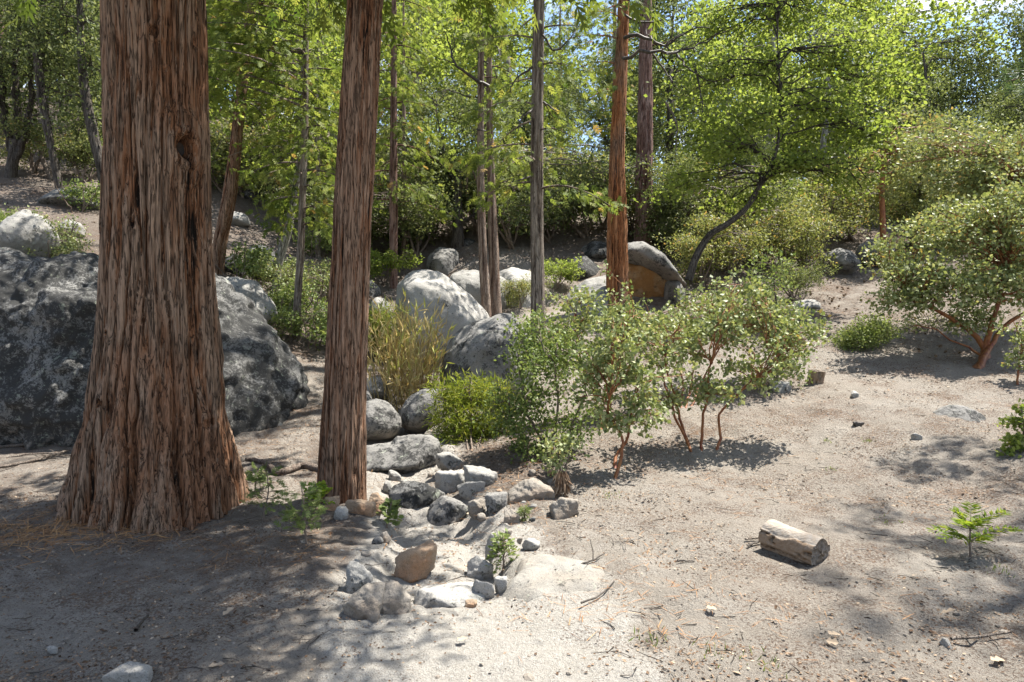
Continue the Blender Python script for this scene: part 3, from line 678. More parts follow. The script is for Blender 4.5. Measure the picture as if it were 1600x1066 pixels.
def conifer(r, wood, lb, P, R, z0, z1, n, L0, L1, lp, droop=.45, azim=None, hang=.6, r_b=.02, dens=9, rise=.2, side=.5):
    """branches up a trunk from z0 to z1 (world heights above the first path point), length L0 falling to L1"""
    Z = P[:, 2]
    for k in range(n):
        t = (k + r.uniform(0, 1)) / n; z = z0 + (z1 - z0) * t
        p = np.array([np.interp(z, Z, P[:, q]) for q in range(3)]); rt = np.interp(z, Z, R)
        az = k * 2.39996 + r.normal(0, .35)
        if azim: az = r.uniform(*azim)
        L = (L0 + (L1 - L0) * t ** .8) * r.uniform(.65, 1.15); u = np.linspace(0, 1, 8)
        dr = droop * r.uniform(.6, 1.3); d = np.array([math.cos(az), math.sin(az), 0]); s = np.array([-d[1], d[0], 0])
        B = p + d * (u * L)[:, None] + np.array([0, 0, 1]) * (L * (rise * u - dr * u ** 2 + .12 * dr * u ** 4))[:, None] + s * (L * .1 * r.normal() * u ** 2)[:, None]
        wood.limb(B, np.linspace(min(rt * .5, r_b * (1 + L * .3)), .004, 8), 3)
        m = max(3, int(L * dens)); uu = r.uniform(.18, 1, m) ** .8
        c = np.stack([np.interp(uu, u, B[:, q]) for q in range(3)], 1)
        off = r.normal(0, 1, m) * side * L * .33 * (1.15 - uu); off2 = np.abs(off)
        c = c + s * off[:, None] + d * (off2 * .5)[:, None] + np.array([0, 0, -1]) * (off2 * .25)[:, None] + r.normal(size=(m, 3)) * .05
        for q in range(m):
            nn = max(2, int(lp.per))
            g = c[q] + r.normal(size=(nn, 3)) * lp.rad * [1, 1, lp.flat]
            D = norm(d * .7 + s * np.sign(off[q]) * .5 + r.normal(size=(nn, 3)) * .45 + np.array([0, 0, -hang]))
            Nn = norm(r.normal(size=(nn, 3)) * (1 - lp.up) + np.array([0, 0, lp.up]))
            ti = np.clip(r.normal(lp.tint[0], .1) + r.normal(0, lp.tint[1], nn), 0, 1)
            leaves(lb, g, D, Nn, lp.size * r.uniform(.6, 1.2, nn), lp.tmpl, ti)
def wiggle(r, a, b, n=9, amp=.08, up=0.0):
    L = np.linalg.norm(np.asarray(b) - a); u = np.linspace(0, 1, n)[:, None]
    P = np.asarray(a) * (1 - u) + np.asarray(b) * u
    nz = np.cumsum(r.normal(size=(n, 3)), 0) * amp * L / n ** .5
    return P + (nz - nz[-1:] * u) * np.sin(np.pi * np.clip(u, 0, 1)) ** .5 + np.array([0, 0, up * L]) * np.sin(np.pi * u)
def dead_branch(root, base, pix_path, Y, r0, seed, mat='dark_branch', twigs=5):
    """a bare limb following a path seen in the photo, spreading a little in depth"""
    r = RNG(seed); n = len(pix_path)
    P = np.array([at(px, py, Y - .15 * k * r.uniform(0, 1.2)) for k, (px, py) in enumerate(pix_path)]) - base
    C = curve(P, 14); mb = Wood(); C[1:-1] += r.normal(size=(12, 3)) * .012 * np.linalg.norm(C[-1] - C[0])
    mb.limb(C, np.linspace(r0, r0 * .25, 14), 6)
    for q in range(twigs):
        k = r.integers(4, 13); d = norm(C[min(k + 1, 13)] - C[k] + r.normal(size=3) * .04 * np.linalg.norm(C[-1] - C[0])); l = r.uniform(.15, .35) * np.linalg.norm(C[-1] - C[0])
        d = norm(d + r.normal(size=3) * .5)
        mb.limb(wiggle(r, C[k], C[k] + d * l, 6, .15), np.linspace(r0 * .35, r0 * .08, 6), 4)
    return mb.link("dead_branch", M[mat], root)

LP_OAK = LP(OVATE, .095, 44, .36, .45, (.45, .2), .7)
LP_BLACK = LP(OVAL, .095, 30, .27, .6, (.5, .2), .45)
LP_CEDAR = LP(SPRAY, .20, 7, .13, .5, (.5, .2), .6)
LP_PINE = LP(TUFT, .21, 5, .10, .2, (.5, .2), 1)
LP_MANZ = LP(OVAL, .054, 16, .066, .25, (.5, .2), .9, .5)

# 1 --- the thick cedar
def px_trunk(rows, Y, top=None):
    """rows: (py, left px, right px) -> path, radii"""
    P, R = [], []
    for py, l, rt in rows:
        P.append(at((l + rt) / 2, py, Y)); R.append((rt - l) / 2 * Y / FPX * math.cos(math.atan(((l + rt) / 2 - 800) / FPX)))
    for z, dx, rad in (top or []): P.append(P[-1] * 1.0 + [dx, 0, z]); R.append(rad)
    return np.array(P), np.array(R)
Yb = 5.62
P, R = px_trunk([(850,38,436),(815,76,406),(770,96,392),(720,110,379),(650,128,365),(550,147,350),(400,157,336),(200,160,329),(0,160,325),(-300,166,318)], Yb, [(3,.05,.36),(4,.0,.27),(4,.1,.15),(3,0,.03)])
base = P[0].copy(); base[2] = gz(base[0], base[1])
P = P - base
tree = empty("cedar_tree", base, "thickest cedar with deeply furrowed red-brown trunk at left", "tree", "trees in the foreground")
dn = np.concatenate([np.linspace(0, .245, 360), np.linspace(.25, 1, 40)])
def flare(TH, LL):
    k = np.exp(-LL / .55)
    lob = vnoise(np.cos(TH) * 2.6, np.sin(TH) * 2.6, LL * .3, 77) + .5 * vnoise(np.cos(TH) * 5.5, np.sin(TH) * 5.5, LL * .4, 78)
    return 1 + .13 * k * lob + .02 * lob
kn = at(288, 232, Yb - .21) - base; kv = np.array([.856, -.516, 0]); kt = np.array([.516, .856, 0])   # the knot hole
def knot_relief(V):
    d = np.stack([((V - kn) @ kt) / .085, (V[..., 2] - kn[2]) / .115], -1); front = (V - kn) @ kv > -.25
    rr_ = np.linalg.norm(d, axis=-1)
    s = np.where(front, .06 * np.exp(-((rr_ - 1.15) / .42) ** 2) - .13 * np.exp(-(rr_ / .62) ** 4) + .03 * np.exp(-((rr_ - 2.1) / .6) ** 2), 0)
    up = np.where(front, .03 * np.exp(-(((V - kn) @ kt + .08) / .14) ** 2 - ((V[..., 2] - kn[2] - .22) / .2) ** 2), 0)
    return s + up
w = Wood()
V, F, rd = trunk_shape(P, R, 350, 0, 5, .085, 19, flare, .8, dens=dn)
cen = V.mean(1, keepdims=True); ax = norm((V - cen) * [1, 1, 0])
V = V + ax * knot_relief(V)[..., None]
# smaller healed knots
r = RNG(5)
for px, py, s in ((232,42,.6),(310,480,.45),(205,350,.4),(163,628,.5),(306,668,.55),(165,520,.35),(245,100,.3),(215,700,.4),(310,300,.4)):
    q = at(px, py, Yb - .41) - base; d = np.hypot((V[..., 0] - q[0]) / (.07 * s), (V[..., 2] - q[2]) / (.09 * s)); f = V[..., 1] < cen[..., 1]
    V = V + ax * (np.where(f, .03 * s * np.exp(-((d - 1.1) / .5) ** 2) - .035 * s * np.exp(-(d / .7) ** 2), 0))[..., None]
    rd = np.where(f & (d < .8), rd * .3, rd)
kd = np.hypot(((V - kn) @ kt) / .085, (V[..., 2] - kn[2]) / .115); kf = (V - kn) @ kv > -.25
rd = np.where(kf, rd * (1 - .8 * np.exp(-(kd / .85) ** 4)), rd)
w.add(V, F); w.r.append(rd.ravel())
lb = MB(); lbw = RNG(61)
PT = curve(np.column_stack([P, R]), 60)
LPC = LP(SPRAY, .33, 6, .18, .5, (.45, .2), .6)
conifer(RNG(62), w, lb, PT[:, :3], PT[:, 3], 4.9, 15.5, 70, 2.9, .8, LPC, .4, None, .5, .03, 7)
conifer(RNG(63), w, lb, PT[:, :3], PT[:, 3], 5.3, 9.5, 17, 3.3, 2.4, LPC, .22, (-1.6, .8), .5, .03, 8)
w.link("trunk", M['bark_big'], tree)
lb.obj("crown", M['cedar'], tree)
mbk = MB(); q = np.linspace(0, 1, 5); th = np.linspace(0, 2 * np.pi, 18, endpoint=False)  # shallow disc over the pit, the hollow's darkness is in its colour
q_ = ((V - kn) @ kv)[kf & (kd < .75)]; off = np.percentile(q_, 55) + .004; ring = []
for a in (1, .85, .6, .3, .05):
    t_ = .043 * a * np.cos(th) * (1 + .14 * np.sin(3 * th + 1)); z = kn[2] + .060 * a * np.sin(th) * (1 + .1 * np.cos(2 * th))
    P_ = kn + kt * t_[:, None] + kv * (off - .03 * (1 - a)); P_[:, 2] = z; ring.append(P_)
for k in range(4):
    a = np.concatenate([ring[k], ring[k + 1]]); jj = np.arange(18); mbk.add(a, np.stack([jj, (jj + 1) % 18, 18 + (jj + 1) % 18, 18 + jj], 1))
tag(mbk.obj("knot_hole", M['knot_shade'], tree, True), "knot hole with its hollow coloured black")

# 2 --- the leaning cedar
def simple_tree(name, label, rows, Y, bark, top, group=None, nu=120, nv=220, relief=.08, strips=10, vz=1.0, cat="tree", crowns=(), leaf=None, seed=1, base_px=None, extra=None, dens=None):
    P, R = px_trunk(rows, Y, top); R = R * (1.12 if Y > 8 else 1.03); base = P[0].copy()
    base[2] = min(base[2], gz(base[0], base[1])) + .02; P = P - base; P[0][2] -= .1
    root = empty(name, base, label, cat, group); w = Wood(); lb = MB()
    w.trunk(P, R, nu, nv, seed, relief, strips, None, vz, dens=dens)
    C = curve(np.column_stack([P, R]), 80)
    if extra: extra(w, lb, C[:, :3], C[:, 3], base, root)
    w.link("trunk", M[bark], root)
    if lb.n: lb.obj("crown", M[leaf], root)
    return root, base
def cr2(w, lb, P, R, base, root):
    conifer(RNG(71), w, lb, P, R, 5.0, 12.5, 54, 2.6, .6, LPC, .35, None, .5, .025, 8)
    conifer(RNG(73), w, lb, P, R, 5.2, 8.5, 18, 3.1, 2.2, LPC, .22, (-1.5, .7), .5, .025, 9)
dn2 = np.concatenate([np.linspace(0, .42, 300), np.linspace(.43, 1, 30)])
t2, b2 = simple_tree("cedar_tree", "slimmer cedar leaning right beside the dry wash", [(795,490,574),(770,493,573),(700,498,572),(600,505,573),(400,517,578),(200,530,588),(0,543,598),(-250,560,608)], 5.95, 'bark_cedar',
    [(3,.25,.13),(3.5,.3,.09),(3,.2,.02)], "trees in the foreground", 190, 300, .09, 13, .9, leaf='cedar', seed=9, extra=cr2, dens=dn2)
rt = ground(495, 738); ru = RNG(72)
w = Wood(); pth = np.array([ground(px, py) for px, py in ((535,760),(508,742),(470,733),(440,742),(405,724),(385,722))]) - b2 + [0, 0, .03]
w.limb(curve(pth, 22) + ru.normal(size=(22, 3)) * .006, np.linspace(.055, .02, 22), 8); w.link("root", M['bark_grey'], t2)

# 3 --- mid-ground trunks
def cedar_extra(seed, z0, z1, n, L0, L1, azim=None, droop=.55, lp=LP_CEDAR, dens=9):
    def f(w, lb, P, R, base, root): conifer(RNG(seed), w, lb, P, R, z0, z1, n, L0, L1, lp, droop, azim, .7, .016, dens)
    return f
G_MID = "slim trunks in the middle ground"
t3, b3 = simple_tree("cedar_tree", "slim straight grey cedar trunk in front of the boulders, nearest the shrubs", [(560,827,853),(500,830,851),(300,829,848),(100,832,849),(0,834,850),(-200,836,849)], 11.0, 'bark_grey', [(3,.1,.07),(3,0,.02)],
    G_MID, 44, 130, .08, 9, leaf='cedar', seed=13, extra=cedar_extra(101, 2.6, 9.5, 34, 1.45, .5))
for k, pp in enumerate(([(833,105),(805,125),(795,150)],[(848,55),(870,80),(884,68),(905,40)],[(833,170),(815,185),(808,210)],[(849,160),(872,175)],[(831,275),(810,282),(795,290)])):
    dead_branch(t3, b3, pp, 10.8, .021, 130 + k, twigs=3)
t4, b4 = simple_tree("cedar_tree", "bright orange-red cedar trunk beside the hollow boulder", [(480,944,984),(465,948,981),(430,949,980),(350,950,979),(250,953,975),(150,958,978),(60,964,981),(0,967,983),(-200,972,985)], 14.0, 'bark_red', [(3,.1,.12),(4,.1,.02)],
    G_MID, 60, 170, .09, 10, leaf='cedar', seed=14, extra=cedar_extra(102, 4.3, 11, 16, 1.5, .6, (2.2, 4.4)))
for k, pp in enumerate(([(972,92),(1005,82),(1055,83),(1100,66),(1145,45)],[(975,60),(1000,55),(1040,70),(1075,48),(1110,44)],[(1020,85),(1040,112),(1060,140)],[(1058,85),(1080,112),(1105,126),(1140,128)],
                          [(975,22),(1000,35),(1035,30),(1080,5)],[(1085,100),(1092,130),(1100,180)],[(978,15),(985,-5),(1000,-30)],[(1040,160),(1055,185),(1057,215),(1054,250)])):
    dead_branch(t4, b4, pp, 13.9,   .038 if k < 2 else .023, 140 + k, 'dead_wood' if k == 7 else 'dark_branch', 6 if k < 2 else 3)
t5, b5 = simple_tree("pine_tree", "flaky pinkish pine trunk above the hollow boulder", [(395,990,1020),(370,992,1019),(280,994,1019),(180,997,1019),(60,1000,1018),(-150,1004,1016)], 19.0, 'bark_pine', [(5,.1,.12),(4,.1,.02)],
    G_MID, 56, 150, .10, 10, 2.6, leaf='pine', seed=15, extra=cedar_extra(103, 5.5, 13, 26, 2.0, .8, None, .2, LP_PINE, 7))
t6, b6 = simple_tree("cedar_tree", "left of the twin slim pinkish trunks behind the pale boulder", [(490,753,768),(470,752,766),(400,748,761),(300,746,757),(200,746,756),(100,747,756),(0,748,755)], 13.6, 'bark_pink', [(3,.1,.05),(2,0,.02)],
    G_MID, 34, 120, .08, 8, leaf='cedar', seed=16, extra=cedar_extra(104, 4.6, 9, 12, .9, .4))
t7, b7 = simple_tree("cedar_tree", "right of the twin slim pinkish trunks, with twisted dead limbs", [(490,766,784),(465,765,782),(400,764,779),(300,762,774),(150,760,769),(40,761,768),(-60,763,768)], 14.0, 'bark_pink', [(3,.1,.04),(2,0,.02)],
    G_MID, 34, 120, .08, 8, leaf='cedar', seed=17, extra=cedar_extra(105, 4.9, 9, 12, 1.0, .4))
for k, pp in enumerate(([(764,135),(735,118),(712,100),(703,75),(694,48)],[(762,150),(735,152),(705,142),(680,145)],[(762,100),(745,85),(752,76)],[(762,172),(735,172),(718,182)],[(762,205),(738,200),(725,190)],
                          [(768,65),(772,50),(776,45)],[(768,140),(775,115),(772,108)])):
    dead_branch(t7, b7, pp, 13.6, .036 if k == 0 else .021, 150 + k, twigs=4)
simple_tree("cedar_tree", "olive-brown trunk leaning right, just right of the thickest cedar", [(425,326,350),(400,330,352),(300,349,370),(215,361,378),(100,375,390),(0,388,401),(-120,400,410)], 13.0, 'bark_cedar', [(2.5,.3,.07),(2,.2,.02)],
    G_MID, 48, 120, .08, 9, leaf='cedar', seed=18, extra=cedar_extra(106, 2.9, 8.5, 24, 1.6, .5))
def thin_dark(w, lb, P, R, b, root):
    conifer(RNG(107), w, lb, P, R, 1.9, 7.5, 44, 1.5, .4, LP_CEDAR, .4, None, .7, .016, 9)
    conifer(RNG(127), w, lb, P, R, 4.0, 8.0, 26, 2.6, 1.4, LP_CEDAR, .3, (-2.9, -1.2), .6, .018, 11)
simple_tree("cedar_tree", "thin dark straight trunk left of the leaning cedar", [(530,457,471),(500,458,470),(400,464,475),(300,468,478),(200,472,481),(60,474,482),(-80,476,482)], 12.0, 'bark_grey', [(2,.05,.03),(1.5,0,.01)],
    G_MID, 40, 140, .07, 6, leaf='cedar', seed=19, extra=thin_dark)
simple_tree("oak_tree", "pale crooked oak trunk left of the thin dark trunk", [(480,424,440),(440,426,438),(410,428,442),(380,438,451),(330,450,461),(260,462,471),(190,474,481),(120,470,475)], 13.2, 'bark_pale', [(1.2,.1,.02)],
    G_MID, 40, 120, .05, 5, leaf='black_oak', seed=20,
    extra=lambda w, lb, P, R, b, root: crown(RNG(108), w, lb, [(P[25:], R[25:])], [(at(430,190,13.0) - b, (1.1, 1.0, .9), 34), (at(500,110,13.4) - b, (.8, .8, .9), 22), (at(400,110,13.6) - b, (.9, .9, .9), 24)], LP_BLACK))
simple_tree("pine_tree", "short brown pole trunk on the slope right of the thin dark trunk", [(438,492,503),(400,493,502),(330,493,501),(230,494,500),(100,495,499)], 17.0, 'bark_grey', [(1.5,0,.02)], G_MID, 30, 90, .06, 6,
    leaf='cedar', seed=24, extra=cedar_extra(109, 1.8, 6.5, 24, 1.1, .4))
simple_tree("pine_tree", "pinkish trunk just right of the leaning cedar, left of two", [(490,608,624),(470,609,622),(350,609,621),(200,610,620),(0,612,619),(-100,613,618)], 16.0, 'bark_pine', [(3,0,.05),(3,0,.02)], G_MID, 40, 140, .08, 7, 2.0,
    leaf='cedar', seed=25, extra=cedar_extra(110, 2.4, 9.5, 40, 1.5, .6))
simple_tree("pine_tree", "thin pale trunk just right of the pinkish one", [(425,627,637),(350,628,636),(240,628,634),(100,629,633)], 18.0, 'bark_pink', [(2,0,.02)], G_MID, 30, 90, .06, 6, leaf='cedar', seed=26, extra=cedar_extra(111, 3.2, 7.5, 16, 1.0, .4))
simple_tree("pine_tree", "pinkish pine trunk far behind the olive-brown leaning one", [(330,405,418),(300,406,417),(200,404,413),(100,402,409),(0,401,406)], 21.0, 'bark_pine', [(3,0,.04)], G_MID, 36, 90, .08, 7, 2.0, leaf='pine', seed=27, extra=cedar_extra(112, 4.0, 9, 20, 1.4, .5, None, .2, LP_PINE, 7))
def oak_extra(seed, lobes, Yc, forks=(), lp=LP_OAK, grp=6, k0=20, shell=2.2):
    def f(w, lb, P, R, b, root):
        r = RNG(seed); stems = [(P[k0:], R[k0:])]
        for pp, Yf, ra in forks:
            Q = curve(np.array([at(px, py, Yf) for px, py in pp]) - b, 14); Q[1:-1] += r.normal(size=(12, 3)) * .02
            w.limb(Q, np.linspace(ra, ra * .45, 14), 7); stems.append((Q[4:], np.linspace(ra, ra * .45, 14)[4:]))
        crown(r, w, lb, stems, [(at(px, py, Yc + dy) - b, rad, n) for px, py, dy, rad, n in lobes], lp, .35, grp, .012, shell)
    return f
simple_tree("oak_tree", "dark forked oak trunk above the boulders at the centre", [(400,703,726),(380,706,724),(330,708,722),(280,709,721)], 18.0, 'bark_oak', [(.6,.1,.09)], G_MID, 40, 90, .06, 6, leaf='live_oak', seed=28,
    extra=oak_extra(113, [(690,250,0,(1.2,1.0,.9),20),(745,215,.5,(1.1,1,.9),20),(700,170,.6,(1.1,1,.9),20)], 18.0, [([(715,285),(702,265),(692,240),(690,215)],18,.10),([(716,285),(728,262),(734,240)],18.2,.08),([(717,350),(735,340),(745,320),(747,300)],17.9,.06)]))
# oaks in the left background
G_LO = "dark oaks on the left slope"
simple_tree("oak_tree", "dark oak with four upright limbs at the left edge", [(290,4,30),(270,8,27),(235,14,32)], 17.0, 'bark_oak', [(.25,.05,.13)], G_LO, 40, 60, .05, 6, leaf='live_oak', seed=29,
    extra=oak_extra(114, [(20,60,0,(1.9,1.4,1.6),50),(100,90,1,(1.6,1.4,1.4),40),(-40,130,0,(1.2,1.2,1.2),24),(60,-60,.6,(2,1.5,1.3),40)], 16.6,
        [([(20,240),(8,190),(3,130),(-2,60)],17,.10),([(22,240),(28,190),(24,120),(30,40)],17.1,.11),([(26,245),(40,205),(48,150),(45,80)],16.9,.09),([(26,250),(48,190),(62,178),(75,175)],16.8,.07)], LP_OAK, 6, 30))
simple_tree("oak_tree", "slender oak leaning left between the left-edge oak and the thick cedar", [(300,88,104),(280,84,97),(230,74,86),(170,62,76),(100,53,66),(20,48,58)], 16.0, 'bark_oak', [(1,-.1,.06)], G_LO, 40, 90, .05, 6, leaf='live_oak', seed=30,
    extra=oak_extra(115, [(60,20,0,(1.6,1.3,1.3),44),(130,120,.6,(1.0,1,.9),26),(110,40,.4,(1.3,1,1),30)], 16.0))
simple_tree("oak_tree", "dark oak leaning left, half hidden by the thick cedar", [(290,155,172),(270,152,167),(220,140,156),(160,128,143),(100,122,135),(20,120,130)], 15.0, 'bark_oak', [(1,0,.05)], G_LO, 40, 90, .05, 6, leaf='live_oak', seed=31,
    extra=oak_extra(116, [(125,60,0,(1.0,1.0,1.2),34),(140,190,.5,(.8,.8,.7),18),(110,-40,0,(1.4,1.2,1),30)], 15.0))
simple_tree("pine_tree", "reddish pine trunk at the very left edge", [(280,-14,10),(200,-12,8),(60,-10,6),(-100,-8,4)], 20.0, 'bark_pine', [(4,0,.1),(4,0,.02)], G_LO, 40, 90, .09, 7, 2.0, leaf='pine', seed=32, extra=cedar_extra(117, 6.0, 13, 24, 1.8, .7, None, .2, LP_PINE, 7))
# pale dead snag at left
sn = ground(80, 280); root = empty("dead_snag", sn, "bleached dead snag with crooked twigs among the left oaks", "dead tree"); w = Wood(); r = RNG(118)
Q = curve(np.array([at(px, py, sn[1]) for px, py in ((84,284),(72,262),(64,240),(66,222),(48,212),(38,205))]) - sn, 16); w.limb(Q, np.linspace(.07, .02, 16), 6)
for k in range(9):
    a = Q[r.integers(5, 15)]; w.limb(wiggle(r, a, a + r.normal(size=3) * [.5, .3, .5] + [0, 0, .2], 7, .2), np.linspace(.02, .006, 7), 4)
w.link("trunk", M['dead_wood'], root)
# bright black oak at right and its leaning limb
def bright(w, lb, P, R, b, root):
    crown(RNG(120), w, lb, [(P[30:], R[30:])], [(at(px, py, 13.4 + dy) - b, rad, n) for px, py, dy, rad, n in
        ((1245,255,0,(.9,.9,.36),24),(1120,235,.3,(.95,.9,.42),24),(1170,180,-.2,(.9,.8,.4),22),(1290,165,.2,(1.1,1.0,.45),34),(1360,205,0,(.55,.7,.35),18),(1200,110,.6,(1.1,1.0,.45),32),(1310,85,.5,(.9,1.0,.45),30),(1090,130,.8,(.8,.9,.5),22),(1220,30,.8,(1.3,1.2,.5),40),(1110,40,.9,(.8,.9,.45),22),(1340,5,1,(.8,1.0,.5),26),(1240,-60,1,(1.4,1.2,.6),40),(1070,290,.5,(.6,.7,.4),18),(1330,275,.2,(.6,.6,.3),16),(1150,310,.6,(.7,.7,.35),18),(1395,130,.6,(.5,.7,.5),18))], LP(OVAL, .09, 26, .30, .5, (.5, .16), .6), .4, 6, .011, 1.6)
simple_tree("oak_tree", "bright green oak with dark limb leaning right over the shrubs", [(430,1070,1082),(400,1083,1094),(365,1107,1117),(350,1132,1141),(325,1162,1170),(290,1184,1191),(240,1209,1214),(160,1217,1220),(60,1214,1216)], 13.6, 'bark_oak', [(.8,0,.02)],
    None, 40, 130, .05, 6, leaf='black_oak', seed=33, extra=bright)
simple_tree("manzanita_tree", "dark red straight trunk beside the rounded boulder at the top of the slope", [(418,1372,1388),(400,1374,1386),(350,1375,1384),(300,1374,1382),(250,1378,1384)], 17.0, 'red_stem', [(.8,.1,.03)], None, 30, 60, .03, 6, leaf='olive_bush', seed=34,
    extra=oak_extra(121, [(1400,260,0,(1.0,1.0,.8),26),(1340,280,.5,(1.0,1,.7),24),(1445,225,-.3,(1.0,1,.8),40)], 17.2, (), LP(OVAL, .08, 34, .26, .3, (.55, .22), .8)))
# pine just outside the right edge whose needle branches reach into the photo and shade the path
def rp(w, lb, P, R, b, root):
    conifer(RNG(122), w, lb, P, R, 3.2, 12, 34, 2.9, 1.0, LP(TUFT, .2, 6, .12, .2, (.45, .2), 1), .25, None, .1, .022, 7, .1)
sp_ = np.array([7.6, 6.6, 0]); sp_[2] = gz(*sp_[:2])
w = Wood(); lb = MB(); P = np.array([[0, 0, -.1], [0, 0, 3], [.1, 0, 7], [.1, .1, 13]]); R = np.array([.24, .2, .15, .03])
root = empty("pine_tree", sp_, "pine reaching dark needle branches in from the right edge", "tree"); w.trunk(P, R, 60, 120, 35, .09, 8)
C = curve(np.column_stack([P, R]), 60); rp(w, lb, C[:, :3], C[:, 3], sp_, root); w.link("trunk", M['bark_pine'], root); lb.obj("crown", M['pine'], root)
def small_pine_branch(): pass

# oak standing behind the viewpoint: its crown overhead shades the left foreground
oc = np.array([2.6, -1.2, 0]); oc[2] = gz(*oc[:2]); root = empty("oak_tree", oc, "oak overhanging the viewpoint, seen only by its dappled shade at bottom left", "tree"); w = Wood(); lb = MB()
P = np.array([[0, 0, -.1], [0, .1, 1.5], [-.2, .6, 3.2], [-.5, 1.6, 4.8], [-.9, 3.2, 6.2]]); R = np.array([.26, .22, .18, .13, .06]); w.trunk(P, R, 40, 60, 36, .06, 7)
C = curve(np.column_stack([P, R]), 40)
crown(RNG(126), w, lb, [(C[14:, :3], C[14:, 3])], [(np.array(c_) - oc, rad, n) for c_, rad, n in (((.5,4.9,5.5),(.9,.55,.5),16),((-.5,4.8,5.1),(.8,.55,.4),14),((1.5,5.0,5.9),(.7,.5,.5),13),((.2,5.6,6.4),(1.0,.6,.5),26),((1.6,3.0,6.4),(1.2,1.2,.7),26),((2.5,.2,6.6),(1.8,1.6,.9),36))], LP(OVATE, .075, 60, .34, .45), .35, 6, .014, 2.2)
w.link("trunk", M['bark_oak'], root); lb.obj("crown", M['live_oak'], root)

# ------------------------------------------------------------------ background forest: four kinds, each built a few times and copied
def proto_oak(seed, kind, h, lp, mat, bark, n=70):
    r = RNG(seed); root = bpy.data.objects.new(kind, None); COL.objects.link(root); w = Wood(); lb = MB()
    P = np.array([[0, 0, -.3], [.05, .05, .8], [.25 * r.normal(), .2, h * .3], [.4 * r.normal(), 0, h * .6], [.3 * r.normal(), 0, h * .85]]); R = np.array([.17, .14, .11, .07, .03]) * h / 7
    w.trunk(P, R, 20, 40, seed, .05, 6); C = curve(np.column_stack([P, R]), 40)
    lobes = [((r.normal() * .9, r.normal() * .9, h * f), (h * rr, h * rr, h * .16), int(n * k)) for f, rr, k in ((.22, .19, .22), (.38, .25, .32), (.55, .27, .38), (.72, .23, .3), (.88, .15, .18))]
    crown(r, w, lb, [(C[8:, :3], C[8:, 3])], lobes, lp, .4, 7, .014, 2.6)
    w.link("trunk", M[bark], root); lb.obj("crown", M[mat], root); return root
def proto_con(seed, kind, h, lp, mat, bark, n, L0, droop, z0, dens=8):
    r = RNG(seed); root = bpy.data.objects.new(kind, None); COL.objects.link(root); w = Wood(); lb = MB()
    P = np.array([[0, 0, -.3], [0, 0, h * .3], [.1, 0, h * .7], [.1, 0, h]]); R = np.array([.2, .16, .09, .02]) * h / 12
    w.trunk(P, R, 20, 60, seed, .08, 7); C = curve(np.column_stack([P, R]), 40)
    conifer(r, w, lb, C[:, :3], C[:, 3], h * z0, h * .98, n, L0, .3, lp, droop, None, .5 if droop > .3 else .1, .02, dens)
    w.link("trunk", M[bark], root); lb.obj("crown", M[mat], root); return root
PRO = {
 'live_oak': [proto_oak(201, "live_oak", 7.5, LP(OVATE, .12, 60, .46, .4, (.45, .11), .75), 'live_oak', 'bark_oak', 110), proto_oak(202, "live_oak", 6.5, LP(OVATE, .11, 60, .42, .4, (.52, .11), .75), 'live_oak', 'bark_oak', 110)],
 'black_oak': [proto_oak(203, "black_oak", 8.5, LP(OVAL, .15, 34, .44, .55, (.48, .11), .6), 'black_oak', 'bark_oak', 95), proto_oak(204, "black_oak", 7.5, LP(OVAL, .14, 34, .42, .55, (.55, .11), .6), 'black_oak', 'bark_pale', 95)],
 'cedar_tree': [proto_con(205, "cedar_tree", 13, LP(SPRAY, .36, 5, .22, .45, (.5, .2), .7), 'cedar', 'bark_cedar', 60, 2.3, .5, .10), proto_con(206, "cedar_tree", 10, LP(SPRAY, .33, 5, .2, .45, (.58, .2), .7), 'cedar', 'bark_pink', 50, 1.9, .45, .12)],
 'pine_tree': [proto_con(207, "pine_tree", 15, LP(TUFT, .30, 7, .18, .2, (.5, .22), 1), 'pine', 'bark_pine', 60, 2.6, .15, .2)],
}
for v in PRO.values():
    for o in v: tag(o, "x", "tree")
KINDTXT = {'live_oak': ("dense grey-green oak", "hillside live oaks"), 'black_oak': ("bright green broad-leaved oak", "hillside bright oaks"), 'cedar_tree': ("yellow-green feathery cedar", "hillside cedars"), 'pine_tree': ("blue-green needled pine", "hillside pines")}
ANCH = [(-200, "outside the left edge"), (20, "above the left-edge oak"), (130, "behind the oaks left of the thick cedar"), (245, "hidden behind the thick cedar trunk"), (360, "behind the olive-brown leaning trunk"), (470, "behind the thin dark trunk"), (560, "behind the leaning cedar"),
        (640, "behind the pinkish trunks"), (715, "behind the dark forked oak"), (770, "behind the twin slim trunks"), (840, "behind the slim grey trunk"), (905, "between the grey and the red trunk"), (965, "behind the red trunk"), (1010, "behind the flaky pine trunk"),
        (1090, "right of the flaky pine trunk"), (1220, "behind the bright leaning oak"), (1330, "above the bare slope boulders"), (1420, "behind the dark red trunk"), (1520, "above the big right-hand manzanita"), (1650, "at the right edge")]
DEPTHW = {0: "nearest", 1: "second", 2: "third", 3: "further back", 4: "farthest back"}
used = {}
FIRST = set()
